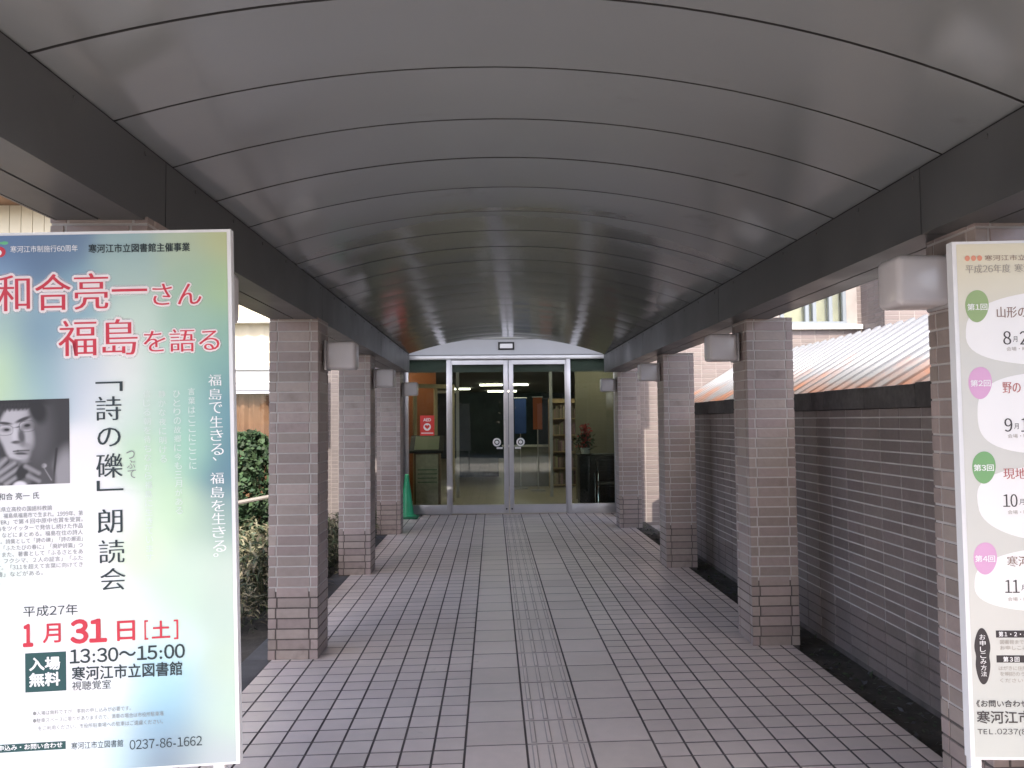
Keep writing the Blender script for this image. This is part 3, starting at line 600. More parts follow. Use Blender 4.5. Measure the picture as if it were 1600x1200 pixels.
PC = {'red': (.56, .045, .07), 'ink': (.035, .05, .055), 'ink2': (.07, .065, .065), 'white': (.85, .86, .86), 'grey': (.24, .25, .25), 'pale': (.70, .78, .74), 'green': (.03, .085, .085), 'dark': (.055, .05, .052),
      'brown': (.26, .17, .14), 'rose': (.46, .15, .14), 'tan': (.36, .33, .29), 'orange': (.70, .30, .20), 'paper': (.82, .82, .81), 'leafg': (.30, .42, .20), 'green2': (.20, .40, .18), 'pink': (.66, .38, .58), 'leaf': (.15, .5, .25)}
PM = {k: flat('print_'+k, v) for k, v in PC.items()}
PM['halo'] = flat('print_halo', (.86, .78, .78), .9); PM['halo2'] = flat('print_halo_wide', (.86, .76, .76), .16)
LA = [-0.7194, 2.2, 2.0836]
Lyaw = 0.0436
Lt = 0.0246
Lh = -1.4445
LT = [('title', 1, 'min', 'red', '和合亮一', -0.6206, -0.225, -0.1643, 0.1006), ('title', 2, 'min', 'red', 'さん', -0.21, -0.0803, -0.1768, 0.0597), ('title', 3, 'min', 'red', '福島', -0.4586, -0.252, -0.2906, 0.0991), ('title', 4, 'min', 'red', 'を語る', -0.2354, -0.0344, -0.3044, 0.063), ('heading', 5, 'reg', 'white', '寒河江市制施行60周年', -0.5817, -0.4061, -0.0457, 0.0184), ('heading', 6, 'bold', 'ink', '寒河江市立図書館主催事業', -0.3776, -0.1091, -0.0478, 0.0238), ('subtitle', 1001, 'min', 'ink', '﹁', -0.3629, -0.2925, -0.4243, 0.0277), ('subtitle', 1001, 'min', 'ink', '詩', -0.3635, -0.2966, -0.4831, 0.0657), ('subtitle', 1001, 'min', 'ink', 'の', -0.3593, -0.2991, -0.5608, 0.0517), ('subtitle', 1001, 'min', 'ink', '礫', -0.3635, -0.295, -0.6373, 0.067), ('subtitle', 1001, 'min', 'ink', '﹂', -0.3624, -0.294, -0.6906, 0.0291), ('subtitle', 1020, 'min', 'ink', '朗', -0.3617, -0.2968, -0.7855, 0.0649), ('subtitle', 1020, 'min', 'ink', '読', -0.3592, -0.2927, -0.8666, 0.0629), ('subtitle', 1020, 'min', 'ink', '会', -0.3567, -0.2903, -0.9398, 0.0594), ('subtitle', 1002, 'reg', 'grey', 'つ', -0.2846, -0.2628, -0.6101, 0.0224), ('subtitle', 1002, 'reg', 'grey', 'ぶ', -0.2833, -0.2615, -0.636, 0.0224), ('subtitle', 1002, 'reg', 'grey', 'て', -0.2819, -0.2601, -0.6619, 0.0223), ('slogan', 1003, 'min', 'white', '福', -0.0655, -0.0313, -0.4154, 0.0315), ('slogan', 1003, 'min', 'white', '島', -0.0647, -0.0306, -0.4539, 0.0314), ('slogan', 1003, 'min', 'white', 'で', -0.064, -0.0299, -0.4906, 0.0314), ('slogan', 1003, 'min', 'white', '生', -0.0632, -0.0292, -0.5289, 0.0313), ('slogan', 1003, 'min', 'white', 'き', -0.0625, -0.0285, -0.5655, 0.0313), ('slogan', 1003, 'min', 'white', 'る', -0.0618, -0.0278, -0.6037, 0.0312), ('slogan', 1003, 'min', 'white', '、', -0.0574, -0.0473, -0.6295, 0.0104), ('slogan', 1004, 'min', 'white', '福', -0.0648, -0.0291, -0.6816, 0.0311), ('slogan', 1004, 'min', 'white', '島', -0.064, -0.0284, -0.7197, 0.0311), ('slogan', 1004, 'min', 'white', 'を', -0.0633, -0.0277, -0.756, 0.031), ('slogan', 1004, 'min', 'white', '生', -0.0625, -0.0269, -0.7905, 0.031), ('slogan', 1004, 'min', 'white', 'き', -0.0618, -0.0262, -0.8267, 0.0309), ('slogan', 1004, 'min', 'white', 'る', -0.061, -0.0255, -0.8646, 0.0309), ('slogan', 1004, 'min', 'white', '。', -0.0601, -0.0466, -0.8882, 0.0103), ('verse', 1005, 'reg', 'pale', '言', -0.1204, -0.1017, -0.444, 0.0192), ('verse', 1005, 'reg', 'pale', '葉', -0.1203, -0.1016, -0.4693, 0.0192), ('verse', 1005, 'reg', 'pale', 'は', -0.1201, -0.1015, -0.4946, 0.0191), ('verse', 1005, 'reg', 'pale', 'こ', -0.12, -0.1014, -0.5198, 0.0191), ('verse', 1005, 'reg', 'pale', 'こ', -0.1199, -0.1013, -0.545, 0.0191), ('verse', 1005, 'reg', 'pale', 'に', -0.1198, -0.1011, -0.5702, 0.0191), ('verse', 1005, 'reg', 'pale', 'こ', -0.1197, -0.101, -0.5953, 0.0191), ('verse', 1005, 'reg', 'pale', 'こ', -0.1195, -0.1009, -0.6204, 0.019), ('verse', 1005, 'reg', 'pale', 'に', -0.1194, -0.1008, -0.6455, 0.019), ('verse', 1006, 'reg', 'pale', 'ひ', -0.1595, -0.1408, -0.4498, 0.0191), ('verse', 1006, 'reg', 'pale', 'と', -0.1593, -0.1407, -0.4742, 0.0191), ('verse', 1006, 'reg', 'pale', 'り', -0.1592, -0.1406, -0.4985, 0.0191), ('verse', 1006, 'reg', 'pale', 'の', -0.159, -0.1404, -0.5228, 0.0191), ('verse', 1006, 'reg', 'pale', '故', -0.1589, -0.1403, -0.5471, 0.0191), ('verse', 1006, 'reg', 'pale', '郷', -0.1587, -0.1401, -0.5714, 0.019), ('verse', 1006, 'reg', 'pale', 'に', -0.1586, -0.14, -0.5956, 0.019), ('verse', 1006, 'reg', 'pale', '今', -0.1584, -0.1398, -0.6199, 0.019), ('verse', 1006, 'reg', 'pale', 'も', -0.1583, -0.1397, -0.6441, 0.019), ('verse', 1006, 'reg', 'pale', '三', -0.1581, -0.1396, -0.6682, 0.019), ('verse', 1006, 'reg', 'pale', '月', -0.158, -0.1394, -0.6924, 0.019), ('verse', 1006, 'reg', 'pale', 'が', -0.1578, -0.1393, -0.7165, 0.0189), ('verse', 1006, 'reg', 'pale', 'あ', -0.1577, -0.1391, -0.7406, 0.0189), ('verse', 1006, 'reg', 'pale', 'る', -0.1575, -0.139, -0.7647, 0.0189), ('verse', 1007, 'reg', 'pale', '静', -0.1984, -0.1798, -0.4486, 0.0191), ('verse', 1007, 'reg', 'pale', 'か', -0.1982, -0.1797, -0.4738, 0.0191), ('verse', 1007, 'reg', 'pale', 'な', -0.1981, -0.1795, -0.499, 0.0191), ('verse', 1007, 'reg', 'pale', '夜', -0.1979, -0.1794, -0.5241, 0.0191), ('verse', 1007, 'reg', 'pale', 'に', -0.1978, -0.1792, -0.5492, 0.019), ('verse', 1007, 'reg', 'pale', '明', -0.1976, -0.1791, -0.5743, 0.019), ('verse', 1007, 'reg', 'pale', 'け', -0.1974, -0.1789, -0.5994, 0.019), ('verse', 1007, 'reg', 'pale', 'る', -0.1973, -0.1788, -0.6245, 0.019), ('verse', 1008, 'reg', 'pale', '信', -0.2389, -0.2203, -0.4473, 0.0191), ('verse', 1008, 'reg', 'pale', 'じ', -0.2387, -0.2202, -0.472, 0.0191), ('verse', 1008, 'reg', 'pale', 'る', -0.2385, -0.22, -0.4966, 0.0191), ('verse', 1008, 'reg', 'pale', '朝', -0.2383, -0.2198, -0.5212, 0.019), ('verse', 1008, 'reg', 'pale', 'を', -0.2382, -0.2196, -0.5458, 0.019), ('verse', 1008, 'reg', 'pale', '待', -0.238, -0.2195, -0.5703, 0.019), ('verse', 1008, 'reg', 'pale', 'ち', -0.2378, -0.2193, -0.5949, 0.019), ('verse', 1008, 'reg', 'pale', 'な', -0.2376, -0.2191, -0.6194, 0.019), ('verse', 1008, 'reg', 'pale', 'が', -0.2374, -0.2189, -0.6439, 0.0189), ('verse', 1008, 'reg', 'pale', 'ら', -0.2372, -0.2188, -0.6683, 0.0189), ('verse', 1008, 'reg', 'pale', '福', -0.237, -0.2186, -0.6928, 0.0189), ('verse', 1008, 'reg', 'pale', '島', -0.2369, -0.2184, -0.7172, 0.0189), ('verse', 1008, 'reg', 'pale', 'に', -0.2367, -0.2182, -0.7416, 0.0189), ('verse', 1008, 'reg', 'pale', '生', -0.2365, -0.2181, -0.7659, 0.0188), ('verse', 1008, 'reg', 'pale', 'き', -0.2363, -0.2179, -0.7903, 0.0188), ('verse', 1008, 'reg', 'pale', 'て', -0.2361, -0.2177, -0.8146, 0.0188), ('verse', 1008, 'reg', 'pale', 'い', -0.2359, -0.2175, -0.8389, 0.0188), ('verse', 1008, 'reg', 'pale', 'ま', -0.2358, -0.2174, -0.8632, 0.0188), ('verse', 1008, 'reg', 'pale', 'す', -0.2356, -0.2172, -0.8874, 0.0188), ('biography', 7, 'reg', 'ink', '和合 亮一 氏', -0.6168, -0.5116, -0.7094, 0.0181), ('biography', 8, 'reg', 'grey', '福島県立高校の国語科教諭', -0.6365, -0.4789, -0.7435, 0.0131), ('biography', 9, 'reg', 'grey', '福島県福島市で生まれ。1999年、第', -0.6039, -0.3996, -0.7605, 0.0132), ('biography', 10, 'reg', 'grey', 'AFTER」で第４回中原中也賞を受賞。', -0.6367, -0.3998, -0.777, 0.0132), ('biography', 11, 'reg', 'grey', '福島をツイッターで発信し続けた作品', -0.6368, -0.4, -0.7941, 0.0132), ('biography', 12, 'reg', 'grey', '礫」などにまとめる。福島在住の詩人', -0.6369, -0.4001, -0.8113, 0.0132), ('biography', 13, 'reg', 'grey', 'める。詩集として「詩の礫」「詩の邂逅」', -0.6369, -0.4003, -0.8284, 0.0131), ('biography', 14, 'reg', 'grey', 'に、「ふたたびの春に」「廃炉詩篇」つ', -0.637, -0.4005, -0.8455, 0.0131), ('biography', 15, 'reg', 'grey', 'た。また、著書として「ふるさとをあ', -0.6371, -0.4006, -0.8626, 0.0131), ('biography', 16, 'reg', 'grey', '11\u3000フクシマ、２人の証言」「ふた', -0.6372, -0.4008, -0.8796, 0.0131), ('biography', 17, 'reg', 'grey', 'です。「311を超えて言葉に向けてき', -0.6373, -0.401, -0.8967, 0.0131), ('biography', 18, 'reg', 'grey', '本書」などがある。', -0.6374, -0.5033, -0.9145, 0.0131), ('date', 19, 'reg', 'ink', '平成27年', -0.5548, -0.4153, -1.0148, 0.0287), ('date', 20, 'blk', 'red', '1', -0.5535, -0.5323, -1.0774, 0.0555), ('date', 21, 'bold', 'red', '月', -0.5045, -0.4602, -1.0746, 0.0492), ('date', 22, 'blk', 'red', '31', -0.4323, -0.3432, -1.0736, 0.0594), ('date', 23, 'bold', 'red', '日', -0.3135, -0.2687, -1.0777, 0.0515), ('date', 24, 'reg', 'red', '[', -0.2437, -0.2338, -1.0786, 0.0516), ('date', 25, 'bold', 'red', '土', -0.2238, -0.177, -1.0789, 0.0451), ('date', 26, 'reg', 'red', ']', -0.167, -0.1553, -1.0809, 0.0518), ('admission', 27, 'blk', 'white', '入場', -0.5394, -0.4625, -1.1532, 0.0327), ('admission', 28, 'blk', 'white', '無料', -0.5396, -0.4629, -1.1941, 0.0343), ('venue', 29, 'bold', 'ink', '13:30～15:00', -0.4362, -0.1395, -1.1385, 0.0365), ('venue', 30, 'bold', 'ink', '寒河江市立図書館', -0.4316, -0.1469, -1.1839, 0.0364), ('venue', 31, 'reg', 'ink', '視聴覚室', -0.432, -0.3316, -1.2158, 0.0239), ('notes', 32, 'reg', 'grey', '●入場は無料ですが、事前の申し込みが必要です。', -0.5321, -0.2812, -1.2812, 0.0123), ('notes', 33, 'reg', 'grey', '●駐車スペースに限りがありますので、満車の場合は市役所駐車場', -0.5322, -0.1969, -1.3003, 0.0123), ('notes', 34, 'reg', 'grey', 'をご利用ください。市役所駐車場への駐車はご遠慮ください。', -0.5194, -0.1988, -1.3207, 0.0123), ('contact', 35, 'bold', 'white', 'お申込み・お問い合わせ', -0.6363, -0.4578, -1.3664, 0.0138), ('contact', 36, 'reg', 'ink', '寒河江市立図書館', -0.435, -0.3021, -1.3718, 0.0189), ('contact', 37, 'reg', 'ink', '0237-86-1662', -0.2856, -0.0981, -1.3775, 0.0249)]
LR = [('admission', 'green', (-0.5513, -1.2264, -0.4467, -1.1243)), ('contact', 'green', (-0.6428, -1.3784, -0.4496, -1.3578))]
LG = [(-0.6098, -0.0104, 80, 120, 170), (-0.4428, -0.0134, 95, 130, 165), (-0.2743, -0.0341, 150, 185, 190), (-0.1379, -0.0277, 188, 208, 180), (-0.0262, -0.0209, 196, 206, 150), (-0.6104, -0.1323, 125, 165, 200), (-0.5102, -0.0647, 75, 115, 155), (-0.4107, -0.1716, 130, 175, 195), (-0.2752, -0.1045, 175, 205, 195), (-0.1052, -0.1257, 165, 200, 175), (-0.0201, -0.1629, 170, 205, 150), (-0.611, -0.2363, 175, 210, 200), (-0.5117, -0.2735, 110, 150, 180), (-0.4448, -0.2405, 150, 190, 200), (-0.2769, -0.2447, 205, 230, 215), (-0.1071, -0.249, 165, 205, 185), (-0.0222, -0.2863, 140, 190, 170), (-0.6115, -0.3399, 200, 235, 200), (-0.5124, -0.36, 130, 170, 185), (-0.4125, -0.3629, 195, 215, 220), (-0.2783, -0.3667, 240, 245, 240), (-0.177, -0.3697, 185, 225, 205), (-0.0747, -0.3551, 140, 195, 180), (-0.0155, -0.3919, 110, 165, 165), (-0.6119, -0.4087, 210, 240, 180), (-0.5293, -0.4112, 165, 205, 200), (-0.4795, -0.4127, 140, 180, 200), (-0.3963, -0.4153, 225, 230, 240), (-0.2962, -0.453, 235, 245, 240), (-0.2293, -0.4898, 200, 230, 210), (-0.1279, -0.4931, 160, 210, 195), (-0.0173, -0.4967, 90, 150, 165), (-0.0021, -0.6018, 70, 130, 150), (-0.0204, -0.6705, 75, 130, 150), (-0.0137, -0.7746, 130, 165, 165), (-0.1126, -0.5978, 160, 215, 190), (-0.2312, -0.6281, 200, 235, 200), (-0.1658, -0.7683, 205, 240, 200), (-0.0821, -0.8062, 180, 210, 190), (-0.2341, -0.851, 225, 248, 215), (-0.1174, -0.9075, 210, 235, 215), (-0.0168, -0.9464, 205, 225, 210), (-0.3165, -0.7621, 250, 252, 252), (-0.3983, -0.6219, 252, 252, 254), (-0.4013, -0.9285, 253, 253, 253), (-0.5159, -0.8387, 252, 253, 252), (-0.1693, -1.0074, 205, 235, 210), (-0.0523, -1.0473, 195, 220, 205), (-0.2532, -1.0373, 235, 250, 240), (-0.1708, -1.1092, 215, 240, 235), (-0.0381, -1.201, 195, 220, 200), (-0.2053, -1.1919, 175, 225, 240), (-0.2392, -1.2405, 195, 235, 245), (-0.1813, -1.2606, 140, 205, 225), (-0.1063, -1.2648, 185, 210, 210), (-0.0402, -1.3192, 190, 220, 200), (-0.3229, -1.3195, 240, 250, 250), (-0.207, -1.3095, 125, 180, 210), (-0.2571, -1.3401, 150, 195, 215), (-0.1908, -1.344, 105, 145, 180), (-0.1246, -1.3647, 170, 195, 195), (-0.3072, -1.3872, 190, 225, 235), (-0.2248, -1.4006, 110, 135, 155), (-0.1751, -1.4036, 120, 135, 145), (-0.0587, -1.4191, 180, 190, 195), (-0.4536, -1.2619, 252, 253, 253), (-0.5175, -1.0577, 252, 254, 253), (-0.6146, -0.9186, 235, 250, 240), (-0.6155, -1.0862, 250, 254, 252), (-0.4222, -1.3968, 235, 245, 250), (-0.617, -1.3849, 240, 250, 250), (-0.5628, -0.4789, 190, 220, 200), (-0.4162, -0.758, 252, 253, 253), (-0.338, -1.2014, 250, 252, 252), (-0.5183, -1.1748, 253, 254, 254)]
POR = (-0.6624, -0.6801, -0.4325, -0.453)
LLOGO = (-0.6117, -0.0522)
LLEAF = (-0.6066, -0.0279)
RA = [1.3523, 2.3, 2.0629]
Ryaw = -0.0698
Rt = 0.0028
Rh = -1.4923
RT = [('heading', 38, 'reg', 'orange', '●●●', 0.0349, 0.0844, -0.0501, 0.0165), ('heading', 39, 'reg', 'brown', '寒河江市立図書館', 0.0916, 0.2777, -0.0504, 0.0164), ('heading', 40, 'min', 'tan', '平成26年度 寒河江市民講座', 0.0356, 0.3489, -0.0817, 0.0255), ('badge', 41, 'bold', 'white', '第1回', 0.0369, 0.0936, -0.1937, 0.0192), ('badge', 42, 'bold', 'white', '第2回', 0.0378, 0.0942, -0.4168, 0.0191), ('badge', 43, 'bold', 'white', '第3回', 0.0378, 0.0939, -0.662, 0.019), ('badge', 44, 'bold', 'white', '第4回', 0.0317, 0.0875, -0.9232, 0.0189), ('session_title', 45, 'min', 'brown', '山形の', 0.1203, 0.2057, -0.2106, 0.0327), ('session_title', 46, 'min', 'rose', '野の', 0.1281, 0.1788, -0.4311, 0.0326), ('session_title', 47, 'min', 'rose', '現地', 0.1203, 0.1852, -0.6795, 0.0324), ('session_title', 48, 'min', 'brown', '寒河江', 0.1213, 0.2145, -0.931, 0.0305), ('session_date', 49, 'min', 'ink2', '8', 0.1356, 0.1574, -0.2858, 0.04), ('session_date', 50, 'reg', 'ink2', '月', 0.1627, 0.1754, -0.2899, 0.0163), ('session_date', 51, 'min', 'ink2', '2', 0.1828, 0.2027, -0.2866, 0.0399), ('session_date', 52, 'min', 'ink2', '9', 0.1294, 0.1511, -0.5393, 0.0398), ('session_date', 53, 'reg', 'ink2', '月', 0.1563, 0.169, -0.5432, 0.0163), ('session_date', 54, 'min', 'ink2', '1', 0.1763, 0.1962, -0.5398, 0.0397), ('session_date', 55, 'min', 'ink2', '10', 0.1173, 0.1569, -0.7572, 0.0378), ('session_date', 56, 'reg', 'ink2', '月', 0.1622, 0.1765, -0.7611, 0.0162), ('session_date', 57, 'min', 'ink2', '11', 0.1132, 0.1526, -1.0025, 0.0376), ('session_date', 58, 'reg', 'ink2', '月', 0.1578, 0.1721, -1.0062, 0.0161), ('session_date', 59, 'reg', 'tan', '会場・時', 0.1434, 0.2014, -0.318, 0.0118), ('session_date', 60, 'reg', 'tan', '会場・時', 0.1372, 0.1949, -0.5711, 0.0117), ('session_date', 61, 'reg', 'tan', '会場・時', 0.1286, 0.1861, -0.7904, 0.0117), ('session_date', 62, 'reg', 'tan', '会場・時', 0.1189, 0.1762, -1.0389, 0.0116), ('sign_up', 1010, 'reg', 'white', 'お', 0.036, 0.0521, -1.146, 0.0145), ('sign_up', 1010, 'reg', 'white', '申', 0.0361, 0.0522, -1.1634, 0.0145), ('sign_up', 1010, 'reg', 'white', 'し', 0.0361, 0.0522, -1.1808, 0.0145), ('sign_up', 1010, 'reg', 'white', 'こ', 0.0362, 0.0523, -1.1982, 0.0145), ('sign_up', 1010, 'reg', 'white', 'み', 0.0362, 0.0524, -1.2156, 0.0145), ('sign_up', 1010, 'reg', 'white', '方', 0.0363, 0.0524, -1.233, 0.0145), ('sign_up', 1010, 'reg', 'white', '法', 0.0364, 0.0525, -1.2503, 0.0145), ('sign_up', 63, 'bold', 'white', '第１・２・４回', 0.09, 0.183, -1.1378, 0.0143), ('sign_up', 64, 'bold', 'white', '第３回', 0.0998, 0.1445, -1.2088, 0.0143), ('sign_up', 65, 'reg', 'tan', '図書館まで電話または窓口で', 0.0928, 0.2675, -1.16, 0.0125), ('sign_up', 66, 'reg', 'tan', 'お申しこみください', 0.0921, 0.2313, -1.1763, 0.0125), ('sign_up', 67, 'reg', 'tan', 'はがきに住所・氏名・年齢', 0.0863, 0.2466, -1.234, 0.0125), ('sign_up', 68, 'reg', 'tan', 'を明記のうえお申しこみ', 0.0893, 0.246, -1.2503, 0.0125), ('sign_up', 69, 'reg', 'tan', 'ください（先着順）', 0.0886, 0.2275, -1.2683, 0.0125), ('contact', 70, 'bold', 'ink2', '《お問い合わせ先》', 0.0199, 0.1982, -1.3337, 0.0196), ('contact', 71, 'bold', 'ink2', '寒河江市立図書館', 0.0202, 0.3241, -1.3721, 0.0355), ('contact', 72, 'reg', 'ink2', 'TEL.0237(86)1662', 0.0205, 0.2392, -1.4144, 0.0204)]
RR = [('sign_up', 'dark', (0.0825, -1.1478, 0.251, -1.1278)), ('sign_up', 'dark', (0.0816, -1.2184, 0.2481, -1.1982))]
RO = [('white_cloud', 'paper', 0.3593, -0.2613, 0.3222, 0.1122, 1), ('white_cloud', 'paper', 0.3487, -0.5065, 0.3031, 0.1186, 1), ('white_cloud', 'paper', 0.3466, -0.7642, 0.2963, 0.1137, 1), ('white_cloud', 'paper', 0.337, -0.9866, 0.3039, 0.0946, 1), ('badge', 'leafg', 0.0645, -0.1905, 0.0328, 0.048, 2), ('badge', 'pink', 0.0652, -0.4155, 0.0327, 0.0476, 2), ('badge', 'green2', 0.0668, -0.6607, 0.0325, 0.0472, 2), ('badge', 'pink', 0.0606, -0.9219, 0.0324, 0.0467, 2), ('sign_up', 'dark', 0.0429, -1.2004, 0.0233, 0.0798, 3)]
def frame_map(tilt, az):
    c, s = math.cos(tilt), math.sin(tilt)
    return lambda x, z, l: (x*c-z*s, -l, x*s+z*c+az)

def col_grid(name, fr, rc, nx, nz, fn, layer, material, parent):
    x0, z0, x1, z1 = rc
    vs = []; cs = []
    for j in range(nz+1):
        for i in range(nx+1):
            x_, z_ = x0+(x1-x0)*i/nx, z0+(z1-z0)*j/nz; vs.append(fr(x_, z_, layer)); cs.append(fn(x_, z_))
    b = MB(); b.faces(vs, [(j*(nx+1)+i, j*(nx+1)+i+1, (j+1)*(nx+1)+i+1, (j+1)*(nx+1)+i) for j in range(nz) for i in range(nx)])
    o = b.build(name, material, parent); a = o.data.color_attributes.new('Col', 'FLOAT_COLOR', 'POINT')
    a.data.foreach_set('color', [q for c in cs for q in (*c, 1)]); return o

def tiltbox(b, fr, x0, x1, z0, z1, l0, l1, mi=0):
    vs = [fr(x_, z_, l_) for x_ in (x0, x1) for l_ in (l1, l0) for z_ in (z0, z1)]
    b.faces(vs, [(0, 1, 3, 2), (4, 6, 7, 5), (0, 4, 5, 1), (2, 3, 7, 6), (0, 2, 6, 4), (1, 5, 7, 3)], mi)

def legs(root, xs, ztop):
    for x_ in xs:
        b = MB(); b.box(x_-.015, x_+.015, .012, .042, .03, ztop+.05, bev=.003); b.box(x_-.02, x_+.02, -.22, .27, .0, .03, bev=.004); b.build('leg', M['board'], root)

# ---- left poster
lp = empty('event_poster_board', (LA[0], LA[1], 0), Lyaw); tag(lp, 'tall white framed poster board with blue green print, red headline and portrait photo', 'poster board')
fr = frame_map(Lt, LA[2]); LW = -.755
b = MB(); tiltbox(b, fr, LW, 0, Lh, 0, -.028, 0); b.build('panel', M['board'], lp)
legs(lp, (-.024, LW+.04), LA[2]+Lh)
sg = .078
def lgrad(x_, z_):
    ws = 0; c = [0, 0, 0]
    for (gx, gz, r_, g_, b_) in LG:
        k = math.exp(-((x_-gx)**2+(z_-gz)**2)/(2*(sg*.62)**2))+1e-9/(((x_-gx)**2+(z_-gz)**2)+1e-3); l_ = lin(r_, g_, b_)
        ws += k; c[0] += k*l_[0]; c[1] += k*l_[1]; c[2] += k*l_[2]
    return tuple(v/ws*.745+.07 for v in c)  # scaled and lifted: a slight haze put into the print colours
VM = vcol('poster_print')
col_grid('print', fr, (LW+.006, Lh+.006, -.010, -.008), 60, 110, lgrad, .0008, VM, lp)
part = {}
order = []
for it in LT:
    nm, _, st, colr, s, x0, x1, zc, h = it
    k = (nm, _)
    if k not in part: part[k] = (MB(), []); order.append(k)
    mb, ms = part[k]
    if colr not in ms: ms.append(colr)
    if s == '～': s = '〜'
    if nm == 'title':
        for hk, gr, ly in (('halo2', .10, .0010), ('halo', .055, .0017)):
            if hk not in ms: ms.append(hk)
            put_text(mb, fr, st, s, x0, x1, zc, h, ly, ms.index(hk), gr)
    if nm in ('admission',) or (nm == 'contact' and colr == 'white'):
        put_text(mb, fr, st, s, x0, x1, zc, h, .0022, ms.index(colr))
    else: put_text(mb, fr, st, s, x0, x1, zc, h, .0024, ms.index(colr))
for (nm, colr, rc) in LR:
    mb, ms = part[[k for k in order if k[0] == nm][0]]
    if colr not in ms: ms.append(colr)
    tiltbox(mb, fr, rc[0], rc[2], rc[1], rc[3], .0009, .0014, ms.index(colr))
mb, ms = part[('heading', 0)] = (MB(), ['white']); order.append(('heading', 0))
def disc(mb, fr, cx, cz, rx, rz, ly, mi, r0=0, n=32):
    for k in range(n):
        a, b_ = 2*math.pi*k/n, 2*math.pi*(k+1)/n
        P = lambda t_, q_: fr(cx+rx*q_*math.cos(t_), cz+rz*q_*math.sin(t_), ly)
        if r0: mb.quad(P(a, r0), P(a, 1), P(b_, 1), P(b_, r0), mi)
        else: mb.poly([fr(cx, cz, ly), P(a, 1), P(b_, 1)], mi)
ms += ['leaf', 'red']
disc(mb, fr, LLOGO[0], LLOGO[1], .017, .015, .0015, ms.index('red')); disc(mb, fr, LLOGO[0]-.001, LLOGO[1]-.002, .008, .008, .0018, ms.index('white'))
for s in (-1, 1): disc(mb, fr, LLEAF[0]+s*.009, LLEAF[1], .010, .0045, .0015, ms.index('leaf'))
for k in order: part[k][0].build(k[0], [PM[c] for c in part[k][1]], lp)
